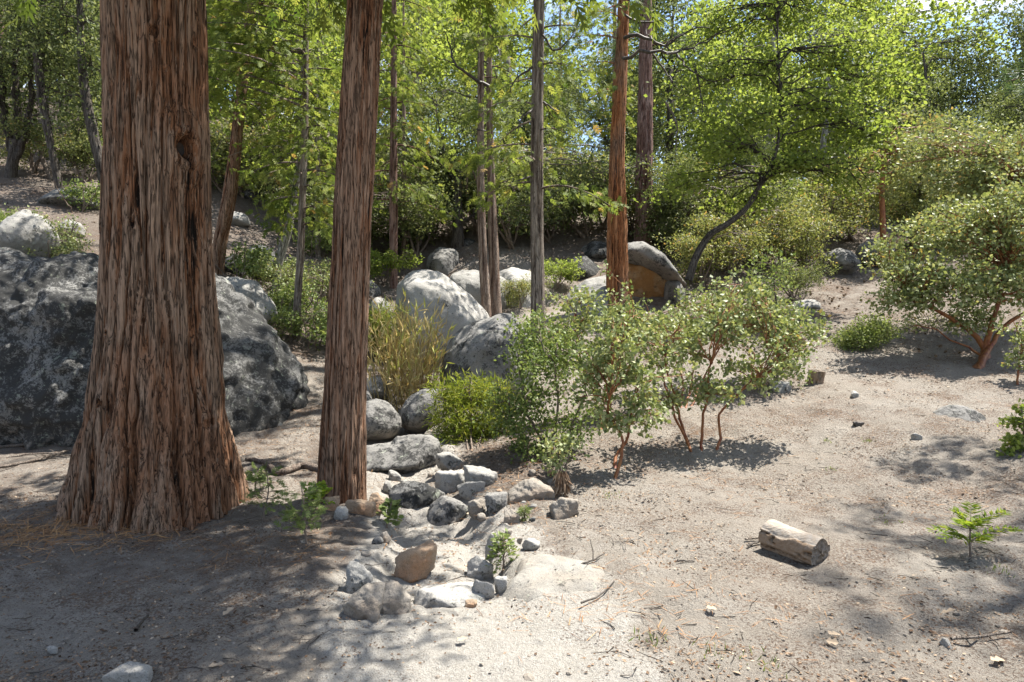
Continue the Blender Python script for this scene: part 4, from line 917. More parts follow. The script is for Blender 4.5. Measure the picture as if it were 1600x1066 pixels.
def place_tree(kind, X, Y, s, rz, row, which):
    src = PRO[kind][which % len(PRO[kind])]
    z = gz(X, Y) - .15
    px = 800 + FPX * X / Y; a = min(ANCH, key=lambda q: abs(q[0] - px))[1]
    txt, grp = KINDTXT[kind]; lab = f"{txt} {a}, {DEPTHW[row]} row uphill"
    used[lab] = used.get(lab, 0) + 1
    if used[lab] > 1:
        lab = f"{'taller' if s > 1.05 else 'lower'} {txt} {a}, {DEPTHW[row]} row uphill"
        used[lab] = used.get(lab, 0) + 1
    if src.name not in FIRST:
        FIRST.add(src.name); src.location = (X, Y, z); src.rotation_euler = (0, 0, rz); src.scale = (s, s, s); tag(src, lab, "tree", grp); return src
    return dup(src, (X, Y, z), rz, s, lab, grp)
PRO['slim_cedar'] = [proto_con(208, "slim_cedar", 12, LP(SPRAY, .30, 5, .18, .45, (.55, .2), .7), 'cedar', 'bark_pink', 40, 1.5, .5, .30), proto_con(209, "slim_cedar", 11, LP(SPRAY, .30, 5, .18, .45, (.5, .2), .7), 'cedar', 'bark_grey', 36, 1.4, .5, .22)]
for o in PRO['slim_cedar']: tag(o, 'x', 'tree')
KINDTXT['slim_cedar'] = ("slim bare-stemmed cedar with feathery top", "hillside slim cedars")
r = RNG(300)
ROWS = [(19.5, 3.2, .72), (23.5, 3.3, 1.0), (29, 3.7, 1.25), (36, 4.3, 1.45), (46, 5.2, 1.7)]
for row, (Y0, step, sc0) in enumerate(ROWS):
    half = .78 * Y0 + 1.5; X = -half + r.uniform(0, step)
    k = 0
    while X < half:
        Y = Y0 + r.uniform(-1.6, 1.6); px = 800 + FPX * X / Y
        u = r.uniform()
        if px < 330: kind = 'live_oak' if u < .85 else 'pine_tree'
        elif px < 600: kind = 'black_oak' if u < .5 else ('cedar_tree' if u < .8 else 'live_oak')
        elif px < 850: kind = 'live_oak' if u < .5 else ('cedar_tree' if u < .75 else 'black_oak')
        elif px < 1020: kind = 'cedar_tree' if u < .5 else 'live_oak'
        elif px < 1360: kind = 'live_oak' if u < .45 else ('black_oak' if u < .85 else 'pine_tree')
        else: kind = 'live_oak' if u < .75 else ('black_oak' if u < .85 else 'pine_tree')
        s = sc0 * r.uniform(.85, 1.2)
        if 820 < px < 1000 and row > 0: s *= .68
        if 1490 < px < 1590 and row > 2: s *= .62
        if row == 0 and (600 < px < 800 or 1020 < px < 1420): s *= .75
        if row == 0 and 330 < px < 560: s *= .8; kind = 'slim_cedar' if u < .6 else 'black_oak'
        if row < 3 and 330 < px < 1000 and r.uniform() < .4: kind = 'slim_cedar'; s = max(s, .8)
        if row == 0 and 560 < px < 1010 and r.uniform() < .65: s = 0
        if s > 0: place_tree(kind, X, Y, s, r.uniform(0, 6.28), row, int(r.integers(0, 2)))
        X += step * r.uniform(.8, 1.2); k += 1

for v in PRO.values():          # a kind never placed is taken out again
    for o in v:
        if o.name not in FIRST:
            for ch in list(o.children): bpy.data.objects.remove(ch)
            bpy.data.objects.remove(o)

# ------------------------------------------------------------------ bushes
def bush(name, label, stems, lobes, Y, stem_mat, leaf_m, lp, seed, cat="bush", group=None, r0=.02, grp=5, shell=2.0, limb=.55, twig=.0045):
    """stems: photo paths (first point on the ground); lobes: (px, py, dY, radii m, clumps)"""
    r = RNG(seed); g0 = ground(*stems[0][0]); base = g0.copy(); root = empty(name, base, label, cat, group); w = Wood(); lb = MB(); st = []
    for q, s in enumerate(stems):
        g = ground(*s[0]); y0 = g[1]; P = [g - base - [0, 0, .06]]
        for k, (px, py) in enumerate(s[1:]): P.append(at(px, py, y0 + (Y - g0[1]) + r.normal(0, .10) * (k + 1) / len(s)) - base)
        C = curve(np.array(P), 16) if len(P) > 2 else wiggle(r, P[0], P[1], 16, .06)
        C[2:-1] += r.normal(size=(13, 3)) * .016; C[2:-1] = (C[2:-1] + C[1:-2] + C[3:]) / 3
        rr = np.linspace(r0, r0 * .45, 16); w.limb(C, rr, 8); st.append((C[4:], rr[4:]))
    crown(r, w, lb, st, [(at(px, py, Y + dy) - base, rad, n) for px, py, dy, rad, n in lobes], lp, limb, grp, twig, shell)
    w.link("stem", M[stem_mat], root); lb.obj("foliage", M[leaf_m], root); return root
G_M = "manzanita bushes on the right bank"
bush("manzanita_bush", "red-stemmed manzanita with one bent trunk left of the forked one", [[(960,748),(966,722),(975,695),(955,655),(952,625)],[(962,735),(962,715),(978,690),(985,650),(990,620)]],
     [(965,520,0,(.28,.3,.3),24),(985,580,0,(.38,.36,.26),32),(930,600,.1,(.22,.3,.3),24),(1010,640,.1,(.22,.26,.18),16),(955,660,0,(.2,.25,.12),10)], 6.4, 'red_stem', 'manzanita', LP_MANZ, 401, group=G_M, r0=.019)
bush("manzanita_bush", "spreading manzanita with several orange-red stems on bare soil", [[(1112,716),(1085,712),(1062,670),(1045,625),(1035,580)],[(1114,716),(1120,690),(1122,655),(1150,620),(1180,590)],[(1108,716),(1094,700),(1098,660),(1105,620),(1110,570)],[(1088,712),(1070,688),(1058,640),(1040,560)]],
     [(1065,540,0,(.42,.4,.36),38),(1140,520,.1,(.5,.42,.38),42),(1200,570,.1,(.45,.4,.32),36),(1110,600,-.1,(.36,.36,.24),20),(1240,520,.2,(.3,.3,.3),24),(1160,460,.3,(.4,.4,.24),28),(1050,620,0,(.22,.26,.14),12)], 7.2, 'red_stem', 'manzanita', LP_MANZ, 402, group=G_M, r0=.019)
bush("manzanita_bush", "dark many-stemmed bush overhanging the right edge of the wash", [[(852,742),(845,690),(820,640),(815,590)],[(855,742),(862,690),(870,640),(865,570)],[(848,742),(830,700),(800,660),(795,620)],[(858,742),(885,690),(905,640),(915,600)]],
     [(830,600,0,(.4,.4,.42),36),(870,540,.1,(.4,.4,.4),34),(800,650,-.1,(.28,.3,.26),28),(885,650,0,(.36,.36,.34),28),(850,700,-.1,(.3,.3,.16),22),(820,540,.2,(.25,.3,.25),22)], 7.0, 'twig', 'green_shrub', LP(OVAL, .040, 28, .11, .25, (.38, .2), .9, .5), 403, group=G_M, r0=.02)
bush("manzanita_bush", "pale-leaved manzanita behind the bent-trunk one", [[(940,690),(930,620),(905,560),(900,500)],[(945,690),(955,620),(960,560),(985,500)]],
     [(895,500,0,(.45,.45,.42),50),(960,500,.1,(.4,.4,.4),44),(1010,530,.2,(.4,.4,.35),40),(920,570,0,(.4,.4,.3),34),(860,550,.1,(.3,.3,.3),20)], 8.2, 'red_stem', 'manzanita', LP_MANZ, 404, group=G_M, r0=.017)
bush("manzanita_bush", "broad manzanita filling the gap below the hollow boulder", [[(1065,640),(1060,570),(1030,520)],[(1070,640),(1085,570),(1110,500)],[(1075,640),(1110,570),(1150,500)]],
     [(1050,510,0,(.5,.5,.34),54),(1110,490,.2,(.5,.5,.36),54),(1170,480,.2,(.5,.5,.34),50),(1210,500,.1,(.4,.4,.4),36)], 9.2, 'red_stem', 'manzanita', LP_MANZ, 405, group=G_M, r0=.017)
bush("sapling", "tall thin grey-stemmed sapling right of the spreading manzanita", [[(1214,610),(1215,560),(1214,490),(1210,420)]],
     [(1205,430,0,(.35,.35,.35),24),(1225,500,0,(.42,.4,.3),26),(1200,540,-.1,(.36,.36,.22),18),(1240,565,0,(.3,.3,.2),14),(1195,590,0,(.3,.3,.14),10)], 9.2, 'dead_wood', 'green_shrub', LP(OVATE, .055, 15, .11, .35, (.5, .2), .8, .5), 406, "sapling", r0=.02)
bush("manzanita_bush", "pale manzanita sprout over a skirt of dead leaves", [[(872,772),(874,745),(872,715),(862,695)],[(874,772),(880,740),(890,705)]],
     [(868,698,0,(.14,.14,.09),12),(890,690,0,(.11,.12,.08),9),(858,728,0,(.1,.1,.08),6)], 6.0, 'twig', 'manzanita', LP(ROUND, .036, 14, .055, .25, (.65, .15), .9, .5), 407, group=G_M, r0=.012)
bush("manzanita_bush", "big manzanita with crooked red trunk on the right slope", [[(1522,574),(1538,550),(1545,520),(1560,470),(1570,430)],[(1524,574),(1540,548),(1520,520),(1490,500),(1450,480)],[(1528,574),(1548,540),(1565,515),(1600,490)]],
     [(1440,430,0,(.62,.55,.4),60),(1500,360,.2,(.72,.6,.5),84),(1560,330,.3,(.6,.6,.5),64),(1570,430,0,(.55,.55,.42),50),(1500,450,-.1,(.6,.5,.35),46),(1420,470,-.1,(.42,.4,.24),26),(1610,390,0,(.5,.5,.5),40),(1400,400,.2,(.4,.4,.35),22),(1520,500,0,(.4,.4,.2),18)], 10.2, 'red_stem', 'manzanita', LP(OVAL, .062, 26, .13, .25, (.55, .22), .9, .5), 408, group=G_M, r0=.055, twig=.006)
bush("manzanita_bush", "manzanita cut off by the right edge, uphill of the big one", [[(1640,520),(1630,440),(1600,360),(1590,290)],[(1645,520),(1660,430),(1680,330)]],
     [(1570,260,0,(.75,.6,.5),70),(1620,310,0,(.7,.6,.5),60),(1500,285,.4,(.6,.6,.4),50),(1660,250,0,(.7,.6,.5),40),(1620,400,-.2,(.55,.5,.4),30),(1450,240,.7,(.6,.6,.4),34),(1540,420,.3,(.6,.5,.45),34),(1520,220,.6,(.6,.6,.4),34)], 11.4, 'red_stem', 'manzanita', LP(OVAL, .066, 26, .14, .25, (.55, .22), .9, .5), 409, group=G_M, r0=.05, twig=.006)
bush("manzanita_bush", "small manzanita with red twig at the right edge below the big one", [[(1590,600),(1592,575),(1596,550)]], [(1592,520,0,(.24,.25,.3),16),(1600,560,0,(.2,.2,.16),10)], 8.9, 'red_stem', 'manzanita', LP_MANZ, 410, group=G_M, r0=.016)
bush("shrub", "dense low green shrub standing alone on the bare slope", [[(1348,556),(1330,530),(1320,510)],[(1350,556),(1360,525),(1370,500)],[(1346,556),(1345,530),(1340,505)]],
     [(1330,530,0,(.32,.3,.18),46),(1365,512,0,(.34,.3,.2),50),(1348,530,-.1,(.36,.3,.2),46),(1318,545,0,(.2,.2,.1),16),(1385,520,.1,(.18,.2,.16),16)], 10.9, 'twig', 'green_shrub', LP(OVATE, .042, 22, .085, .35, (.6, .2), .9, .5), 411, "shrub", r0=.014)
bush("shrub", "half-dead grey twiggy shrub under the big manzanita", [[(1450,520),(1430,500),(1415,490)],[(1455,520),(1465,495),(1480,485)],[(1452,520),(1450,495)]],
     [(1440,502,0,(.4,.3,.13),30),(1480,500,0,(.3,.3,.12),20),(1420,512,0,(.24,.2,.08),10)], 11.6, 'dead_wood', 'olive_bush', LP(OVATE, .04, 7, .1, .35, (.3, .25), .9, .5), 412, "shrub", r0=.014)
bush("oak_sapling", "leafy green sapling poking in at the right edge above the path", [[(1606,715),(1599,690),(1598,655),(1596,640)]], [(1590,665,0,(.09,.12,.05),8),(1585,690,0,(.11,.12,.05),10),(1600,640,0,(.1,.1,.08),6),(1578,712,-.05,(.08,.08,.04),6)], 6.3, 'twig', 'black_oak', LP(LOBED, .05, 12, .06, .55, (.55, .2), .6, .5), 413, "sapling", r0=.014)
bush("willow_shrub", "yellow-green narrow-leaved shrub in front of the rounded dark boulder", [[(735,712),(715,660),(690,620)],[(738,712),(735,650),(735,590)],[(742,712),(760,660),(780,620)],[(745,712),(770,680),(790,650)]],
     [(710,665,0,(.3,.3,.24),42),(760,665,0,(.3,.3,.22),42),(735,625,.1,(.34,.3,.24),44),(700,620,.1,(.2,.2,.2),20),(775,630,.1,(.22,.25,.22),24),(730,690,-.1,(.4,.3,.1),26)], 8.0, 'twig', 'willow', LP(NARROW, .10, 20, .11, .2, (.5, .22), 1, .7), 414, "shrub", r0=.012)
# reeds: a clump of stalks
rg = ground(640, 650); root = empty("reed_clump", rg, "clump of tall golden dry reeds below the pale boulder", "reeds"); mb = MB(); lb = MB(); r = RNG(415)
for k in range(230):
    px = r.normal(637, 24); Yk = rg[1] + r.uniform(-.1, 1.4); x = (px - 800) / FPX * Yk; b = np.array([x, Yk, gz(x, Yk) - .03]) - rg; h = r.uniform(.5, 1.35)
    tip = b + np.array([r.normal(0, .16) + (px - 637) * .004, r.normal(0, .15), h]); P = bez(b, b + (tip - b) * .5 + [0, 0, h * .12], tip, 6)
    n0 = mb.n; tube(mb, P, np.linspace(.006, .0022, 6), 3, r.uniform(0, .8))
    m = r.integers(3, 8); c = P[r.integers(2, 6, m)] + r.normal(size=(m, 3)) * .012
    leaves(lb, c, norm(tip - b) + r.normal(size=(m, 3)) * .45, r.normal(size=(m, 3)), r.uniform(.09, .24, m), NARROW, np.clip(r.normal(.62 + .25 * (h > 1), .25, m), 0, 1))
tag(mb.obj("stalks", M['reed'], root, True), None, None, None, 'stuff'); lb.obj("foliage", M['reed'], root)
bush("shrub", "green leafy shrub between the leaning cedar and the reeds", [[(590,560),(585,520),(580,490)],[(594,560),(602,520),(608,490)]], [(590,500,0,(.32,.3,.22),40),(605,530,0,(.3,.3,.24),36),(580,530,0,(.2,.25,.2),20)], 12.2, 'twig', 'willow', LP(NARROW, .11, 22, .13, .2, (.5, .2), 1, .6), 416, "shrub", r0=.012)

# hillside shrubs: two kinds built once, then copied
def proto_bush(seed, name, h, wd, lp, mat, stem, n):
    r = RNG(seed); root = bpy.data.objects.new(name, None); COL.objects.link(root); w = Wood(); lb = MB(); st = []
    for k in range(5):
        C = wiggle(r, np.array([r.normal() * .06, r.normal() * .06, -.1]), np.array([r.normal() * wd * .45, r.normal() * wd * .45, h * .75]), 12, .08); rr = np.linspace(.02, .008, 12) * h; w.limb(C, rr, 6); st.append((C[3:], rr[3:]))
    lobes = [((r.normal() * wd * .35, r.normal() * wd * .35, h * r.uniform(.3, .8)), (wd * .42, wd * .42, h * .26), n // 6) for k in range(6)]
    crown(r, w, lb, st, lobes, lp, .5, 5, .005 * h, 2.2); w.link("stem", M[stem], root); lb.obj("foliage", M[mat], root); return tag(root, "x", "shrub")
PB = [proto_bush(501, "hillside_shrub", 1.7, 1.5, LP(OVATE, .085, 26, .2, .4, (.55, .22), .85), 'olive_bush', 'twig', 130), proto_bush(502, "hillside_shrub", 1.8, 1.5, LP(OVATE, .08, 26, .19, .4, (.55, .22), .85), 'live_oak', 'twig', 140),
      proto_bush(503, "hillside_shrub", 1.6, 1.5, LP(LOBED, .12, 16, .2, .5, (.5, .2), .7), 'black_oak', 'twig', 110)]
PS = [proto_bush(504, "low_shrub", .55, .5, LP(OVATE, .05, 14, .09, .4, (.5, .22), .85), 'green_shrub', 'twig', 60), proto_bush(505, "low_shrub", .6, .5, LP(OVATE, .045, 14, .09, .4, (.5, .22), .85), 'manzanita', 'twig', 60)]
PT_USED = set()
def put(src, px, py, s, label, group, rz):
    g = ground(px, py)
    if src.name not in PT_USED:
        PT_USED.add(src.name); src.location = [float(q) for q in g]; src.rotation_euler = (0, 0, rz); src.scale = (s, s, s); return tag(src, label, "shrub", group)
    return dup(src, g, rz, s, label, group)
G_H = "shrubs along the hillside"; r = RNG(510)
for px, py, q, s, lab in ((1096,448,0,.75,"bright green shrub at the right end of the hollow boulder"),(1140,430,0,1.0,"olive shrub under the leaning limb of the bright oak"),(1195,415,0,1.05,"olive shrub below the bright oak crown"),(1250,430,0,.95,"yellow-olive shrub left of the slope boulders, lower one"),
     (1275,400,0,1.0,"yellow-olive shrub left of the slope boulders, upper one"),(1240,470,1,.55,"small dark shrub above the flat white rock"),(1150,390,1,1.2,"grey-green shrub behind the leaning limb"),(1060,395,1,1.2,"grey-green shrub right of the flaky pine trunk"),(1330,372,1,1.1,"grey-green shrub behind the slope boulders"),
     (1430,390,0,1.1,"yellowish shrub right of the dark red trunk"),(1480,385,0,1.1,"yellowish shrub behind the big manzanita, left one"),(1560,370,0,1.2,"yellowish shrub behind the big manzanita, right one"),(1210,365,2,1.2,"bright shrub uphill beneath the bright oak"),
     (872,452,2,.42,"bright green bushy sapling right of the slim grey trunk"),(812,482,0,.38,"leafy shrub between the twin trunks and the grey trunk"),(800,388,1,1.1,"dark shrub behind the white boulder"),(858,378,1,1.1,"dark shrub uphill of the shaded boulder"),(915,368,1,1.2,"dark shrub uphill left of the red trunk"),
     (650,405,1,1.1,"grey-green shrub behind the pale boulder, left of the forked oak"),(598,446,2,.5,"bright leafy shrub right of the leaning cedar, mid slope"),(565,410,1,1.0,"grey-green shrub behind the leaning cedar"),(535,380,1,.9,"small-leaved shrub left behind the leaning cedar"),
     (420,330,1,1.0,"grey-green shrub by the far pinkish pine"),(380,310,0,1.2,"olive shrub behind the olive-brown leaning trunk"),(510,330,0,1.1,"olive shrub on the upper slope left of the leaning cedar"),(130,285,1,.9,"dark shrub under the oaks left of the thick cedar"),(50,268,0,.7,"sunlit low shrub beyond the left oaks"),(470,350,0,.8,"bright shrub behind the thin dark trunk")):
    put(PB[q], px, py, s * r.uniform(.9, 1.1), lab, G_H, r.uniform(0, 6.28))
for k, (px, py, q, s, lab) in enumerate(((575,372,1,1.1,"grey-green shrub uphill just right of the leaning cedar"),(625,375,0,1.0,"olive shrub uphill between the two pinkish trunks"),(675,372,1,1.2,"grey-green shrub uphill left of the forked oak"),(745,365,1,1.3,"grey-green shrub uphill between the forked oak and twin trunks"),(775,372,0,1.1,"olive shrub right behind the twin trunks"),
     (830,360,1,1.3,"grey-green shrub uphill behind the slim grey trunk"),(885,352,0,1.3,"olive shrub uphill between grey and red trunk"),(945,360,1,1.3,"grey-green shrub hiding behind the red trunk"),(985,368,0,1.0,"olive shrub at the flaky pine's left foot"),(1035,372,1,1.2,"grey-green shrub at the flaky pine's right foot"),(450,318,0,1.1,"olive shrub on the upper slope behind the thin dark trunk"),
     (545,340,1,1.2,"grey-green shrub on the upper slope behind the leaning cedar"),(1110,375,0,1.1,"olive shrub uphill behind the foot of the bright oak"),(1290,370,0,1.1,"olive shrub above the left slope boulder"),(355,300,1,1.1,"grey-green shrub in the gap right of the thick cedar"))):
    put(PB[q], px, py, s * r.uniform(.9, 1.15), lab, G_H, r.uniform(0, 6.28))
G_L = "low shrubs scattered on the left slope"
LW = [(470,500,"at the foot of the thin dark trunk"),(500,470,"beside the thin dark trunk, uphill"),(445,530,"above the huge boulder's shoulder"),(510,520,"left of the leaning cedar, low"),(490,545,"just above the pale rocks"),(420,460,"under the pale crooked trunk"),(455,440,"between the pale and the thin trunk"),(505,440,"by the short pole trunk"),
      (480,400,"between the thin trunk and the pole"),(395,440,"by the rounded boulder near the crooked trunk"),(372,440,"at the foot of the olive-brown trunk"),(520,400,"uphill left of the leaning cedar"),(40,395,"left of the huge boulder top"),(70,400,"on top edge behind the huge boulder"),(25,370,"by the ridged pale boulder"),(85,420,"right behind the huge boulder crest"),
      (435,500,"on the sloping lichened boulder's right"),(528,470,"close left of the leaning cedar"),(120,330,"by the long low rock at left"),(455,480,"below the pale crooked trunk")]
for k, (px, py, pl) in enumerate(LW):
    put(PS[k % 2], px, py, r.uniform(.8, 1.5), ("small green shrub " if k % 2 == 0 else "small grey-leaved shrub ") + pl, G_L, r.uniform(0, 6.28))

# ------------------------------------------------------------------ small plants of the foreground
def cedar_seedling(px, py, h, label, seed, mat='cedar', n=14, tmpl=SPRAY, size=.07):
    r = RNG(seed); g = ground(px, py); root = empty("cedar_sapling", g, label, "sapling"); w = Wood(); lb = MB()
    P = wiggle(r, np.array([0, 0, -.03]), np.array([r.normal() * .04, 0, h]), 8, .05); w.limb(P, np.linspace(.008, .003, 8), 5)
    for k in range(int(n * 1.8)):
        t = r.uniform(.3, 1); a = P[int(t * 7)]; d = norm(np.array([r.normal(), r.normal(), r.uniform(-.1, .5)])); l = h * .38 * (1.25 - t * .7)
        B = bez(a, a + d * l * .5 + [0, 0, .02], a + d * l, 5); w.limb(B, np.linspace(.003, .001, 5), 3)
        c = B[[1, 2, 2, 3, 3, 4, 4]] + r.normal(size=(7, 3)) * .008; m = len(c)
        leaves(lb, c, d + r.normal(size=(m, 3)) * .4, r.normal(size=(m, 3)) * .5 + [0, 0, 1], size * r.uniform(.7, 1.2, m), tmpl, np.clip(r.normal(.55, .2, m), 0, 1))
    w.link("stem", M['twig'], root); lb.obj("foliage", M[mat], root); return root
cedar_seedling(412, 812, .40, "little green cedar sapling right of the thick trunk's foot", 601, 'green_shrub', 16)
cedar_seedling(398, 770, .22, "smaller green seedling touching the thick trunk's right side", 602, 'green_shrub', 9)
cedar_seedling(480, 848, .40, "thin feathery sapling left of the leaning cedar's base", 603, 'green_shrub', 18)
cedar_seedling(506, 800, .24, "leafy bright sprout against the leaning cedar's left side", 604, 'fern', 14, LOBED, .05)
cedar_seedling(604, 822, .20, "leafy sprout right of the leaning cedar's base", 605, 'green_shrub', 12, ROUND, .05)
cedar_seedling(783, 895, .26, "green weed growing on the right rim of the wash", 606, 'green_shrub', 26, OVATE, .035)
cedar_seedling(822, 812, .09, "mossy green tuft on the right bank", 607, 'green_shrub', 16, NARROW, .05)
# fern-like young fir at right
g = ground(1515, 872); root = empty("fir_sapling", g, "bright yellow-green feathery fir sapling in the dappled path shade", "sapling"); w = Wood(); lb = MB(); r = RNG(610)
w.limb(wiggle(r, np.array([0, 0, -.03]), np.array([.0, 0, .20]), 8, .04), np.linspace(.008, .004, 8), 6)
for k, (dx, dz, l, z0) in enumerate(((-.9,.42,.15,.26),(.8,.35,.19,.26),(-1,.08,.17,.17),(1,.12,.22,.16),(.2,.9,.10,.28),(-.5,-.1,.16,.15),(.55,.62,.17,.27),(1,-.15,.16,.13),(-.6,.7,.12,.27))):
    l *= 1.35; z0 *= .68; d = norm(np.array([dx, r.normal() * .5, dz + .28])); a = np.array([0, 0, z0]); B = bez(a, a + d * l * .55 + [0, 0, .05], a + d * l - [0, 0, .03], 8); w.limb(B, np.linspace(.003, .001, 8), 4)
    for q in range(1, 8):
        m = 10; s = norm(np.cross(d, [0, 0, 1]))
        D = d * .6 + s[None] * (np.where(np.arange(m) % 2, 1, -1) * 1.0)[:, None] + r.normal(size=(m, 3)) * .15
        leaves(lb, B[q] + r.normal(size=(m, 3)) * .006, D, np.tile([0, 0, 1.0], (m, 1)) + r.normal(size=(m, 3)) * .2, r.uniform(.065, .09, m) * (1.15 - q * .07), NARROW, np.clip(r.normal(.55, .25, m), 0, 1))
w.link("stem", M['twig'], root); lb.obj("foliage", M['fern'], root)
# grass tufts
def tuft(px, py, label, seed, n=20, h=.048):
    r = RNG(seed); g = ground(px, py); lb = MB(); c = np.column_stack([r.normal(0, .05, n), r.normal(0, .05, n), np.full(n, -.005)])
    leaves(lb, c, np.column_stack([r.normal(0, .5, n), r.normal(0, .5, n), np.ones(n)]), r.normal(size=(n, 3)), r.uniform(.5, 1.2, n) * h, NARROW, np.clip(r.normal(.6, .2, n), 0, 1))
    return tag(lb.obj("grass_tuft", M['green_shrub'], None, False, g), label, "grass tuft", "grass tufts on the bare soil")
for k, (px, py, l) in enumerate(((1112,1030,"in the bottom foreground, taller one"),(1190,1040,"near the bottom edge, right of the taller one"),(1018,1000,"on pale sand near the bottom centre"),(1390,818,"between the log and the fir sapling"),(1292,690,"left of two on the slope behind the log"),(1355,690,"right of two on the slope behind the log"),
    (1560,892,"beneath the fir sapling"),(1300,735,"below the pair on the slope"),(955,775,"in front of the bent manzanita trunk"))):
    tuft(px, py, "small green grass tuft " + l, 620 + k)
# dead skirt under the sprout
g = ground(878, 775); lb = MB(); r = RNG(640); n = 260; a = r.uniform(0, 6.28, n)
c = np.column_stack([np.cos(a) * .035, np.sin(a) * .035, r.uniform(.08, .22, n)])
leaves(lb, c, np.column_stack([np.cos(a) * .15, np.sin(a) * .15, -np.ones(n)]) + r.normal(size=(n, 3)) * .2, r.normal(size=(n, 3)), r.uniform(.06, .14, n), NARROW, np.clip(r.normal(.5, .2, n), 0, 1))
tag(lb.obj("dry_leaf_skirt", M['litter'], None, False, g), "skirt of dead brown leaves hanging below the manzanita sprout", "dead leaves")

# ------------------------------------------------------------------ log, stump, sticks
def wood_log(name, A, B, ra, rb, label, cat, seed, mat='dead_wood', endmat=None):
    c = (A + B) / 2; root = empty(name, c, label, cat); d = norm(B - A); side = norm(np.cross(d, [0, 0, 1])); up = np.cross(side, d)
    nu, nv = 72, 60; th = np.linspace(0, 2 * np.pi, nu, endpoint=False); u = np.linspace(0, 1, nv); L = np.linalg.norm(B - A)
    TH, U = np.meshgrid(th, u); k = 4.2
    n = np.abs(vnoise(np.cos(TH) * k, np.sin(TH) * k, U * L * 5, seed)); n2 = vnoise(np.cos(TH) * 7, np.sin(TH) * 7, U * L * 9, seed + 1)
    rd = sstep(0, .3, n); pl = sstep(.0, .10, .30 * vnoise(np.cos(TH) * 2.2, np.sin(TH) * 2.2, U * L * 7, seed + 5) + np.sin(TH) - .42)   # peeled top
    rr = (ra + (rb - ra) * U) * (1 + .06 * vnoise(np.cos(TH) * 1.5, np.sin(TH) * 1.5, U * 2, seed + 3) - (1 - pl) * .0 + (1 - pl) * (.22 * (rd - .75) + .10) + .012 * n2 - .05 * pl)
    V = (A - c) + (B - A) * U[..., None] + rr[..., None] * (np.cos(TH)[..., None] * side + np.sin(TH)[..., None] * up)
    i = np.arange(nv - 1)[:, None] * nu; j = np.arange(nu)[None]; jn = (j + 1) % nu
    mb = MB(); mb.add(V, np.stack([i + j, i + jn, i + nu + jn, i + nu + j], -1).reshape(-1, 4)); mb.obj("bark", M['log_bark'], root, True, point={"ridge": rd * (1 - pl) * .6 + pl})
    for E, s, row in ((A, -1, 0), (B, 1, nv - 1)):
        r = RNG(seed + s); rings = [V[row] * 1.0]; ce = V[row].mean(0)
        for q in (.8, .55, .3, .05): rings.append(ce + (V[row] - ce) * q + d * s * (.012 * r.normal(size=(nu, 1)) * .3 - .01 * q))
        mb = MB()
        W_ = np.concatenate(rings); jj = np.arange(nu)
        F = np.concatenate([np.stack([k2 * nu + jj, k2 * nu + (jj + 1) % nu, (k2 + 1) * nu + (jj + 1) % nu, (k2 + 1) * nu + jj], 1) for k2 in range(4)])
        mb.add(W_, F); mb.obj("cut_end", M['cut_wood'], root, False, point={"ridge": np.full(len(W_), .5)})
    return root
t = NT("log_weathered"); rdg = t.attr("ridge"); n1 = t.noise(t.obj((26, 26, 26)), 1, 6, .65); st_ = t.noise(t.obj((8, 60, 60)), 1, 4)
t.surf(t.mix(t.ramp(n1, [(.4, 0.0), (.6, .7)]), t.ramp(rdg, [(.08, (.025,.017,.012)), (.45, (.20,.125,.07)), (.66, (.20,.15,.11)), (.9, (.30,.27,.235))]), (.27,.22,.17)), .9, .1, t.math('ADD', n1, st_), .5, .02); M['log_bark'] = t.m
t = NT("cut_wood_end"); n1 = t.noise(t.obj((40, 40, 40)), 1, 5); t.surf(t.mix(t.ramp(n1, [(.35, 0.0), (.65, 1.0)]), (.13,.105,.08), (.27,.23,.19)), .9, .1, n1, .5, .02); M['cut_wood'] = t.m
A = ground(1212, 862); B = ground(1284, 880); A = A + [-.0, .12, .085]; B = B + [.0, .02, .06]
wood_log("log", A, B, .105, .095, "short weathered log with peeling bark on the sunlit path", "log", 651)
g = ground(1266, 598); wood_log("stump", g + [.05, .0, -.06], g + [.07, -.02, .17], .10, .10, "small pale sawn stump on the slope behind the log", "stump", 653)
def stick(pts_, r0, label, seed, mat='twig', group=None, z=.012, name="fallen_stick", twigs=0):
    r = RNG(seed); P = np.array([ground(*q) for q in pts_]); P[:, 2] += z; b = P[0].copy(); C = curve(P - b, 14) if len(P) > 2 else wiggle(r, P[0] - b, P[1] - b, 14, .03)
    C[:, 2] += np.abs(r.normal(0, .004, 14)); w = Wood(); w.limb(C, np.linspace(r0, r0 * .55, 14), 6)
    for q in range(twigs):
        k = r.integers(4, 12); w.limb(wiggle(r, C[k], C[k] + norm(r.normal(size=3) * [1, 1, .25]) * .12 + [0, 0, .02], 5, .1), np.linspace(r0 * .5, r0 * .2, 5), 4)
    o = w.link(name, M[mat], None, b); return tag(o, label, "stick", group)
G_S = "fallen sticks on the ground"
stick([(1486,1004),(1520,1001),(1545,998),(1580,994)], .009, "thin pale fallen stick beside the small grey stone", 660, 'dead_wood', G_S, .015, twigs=2)
stick([(1164,848),(1182,846),(1200,845)], .006, "pale twig sticking out from the left of the log", 661, 'dead_wood', G_S, .02)
stick([(1168,856),(1186,850),(1204,850)], .007, "dark twig below the pale one left of the log", 662, 'dark_branch', G_S, .01)
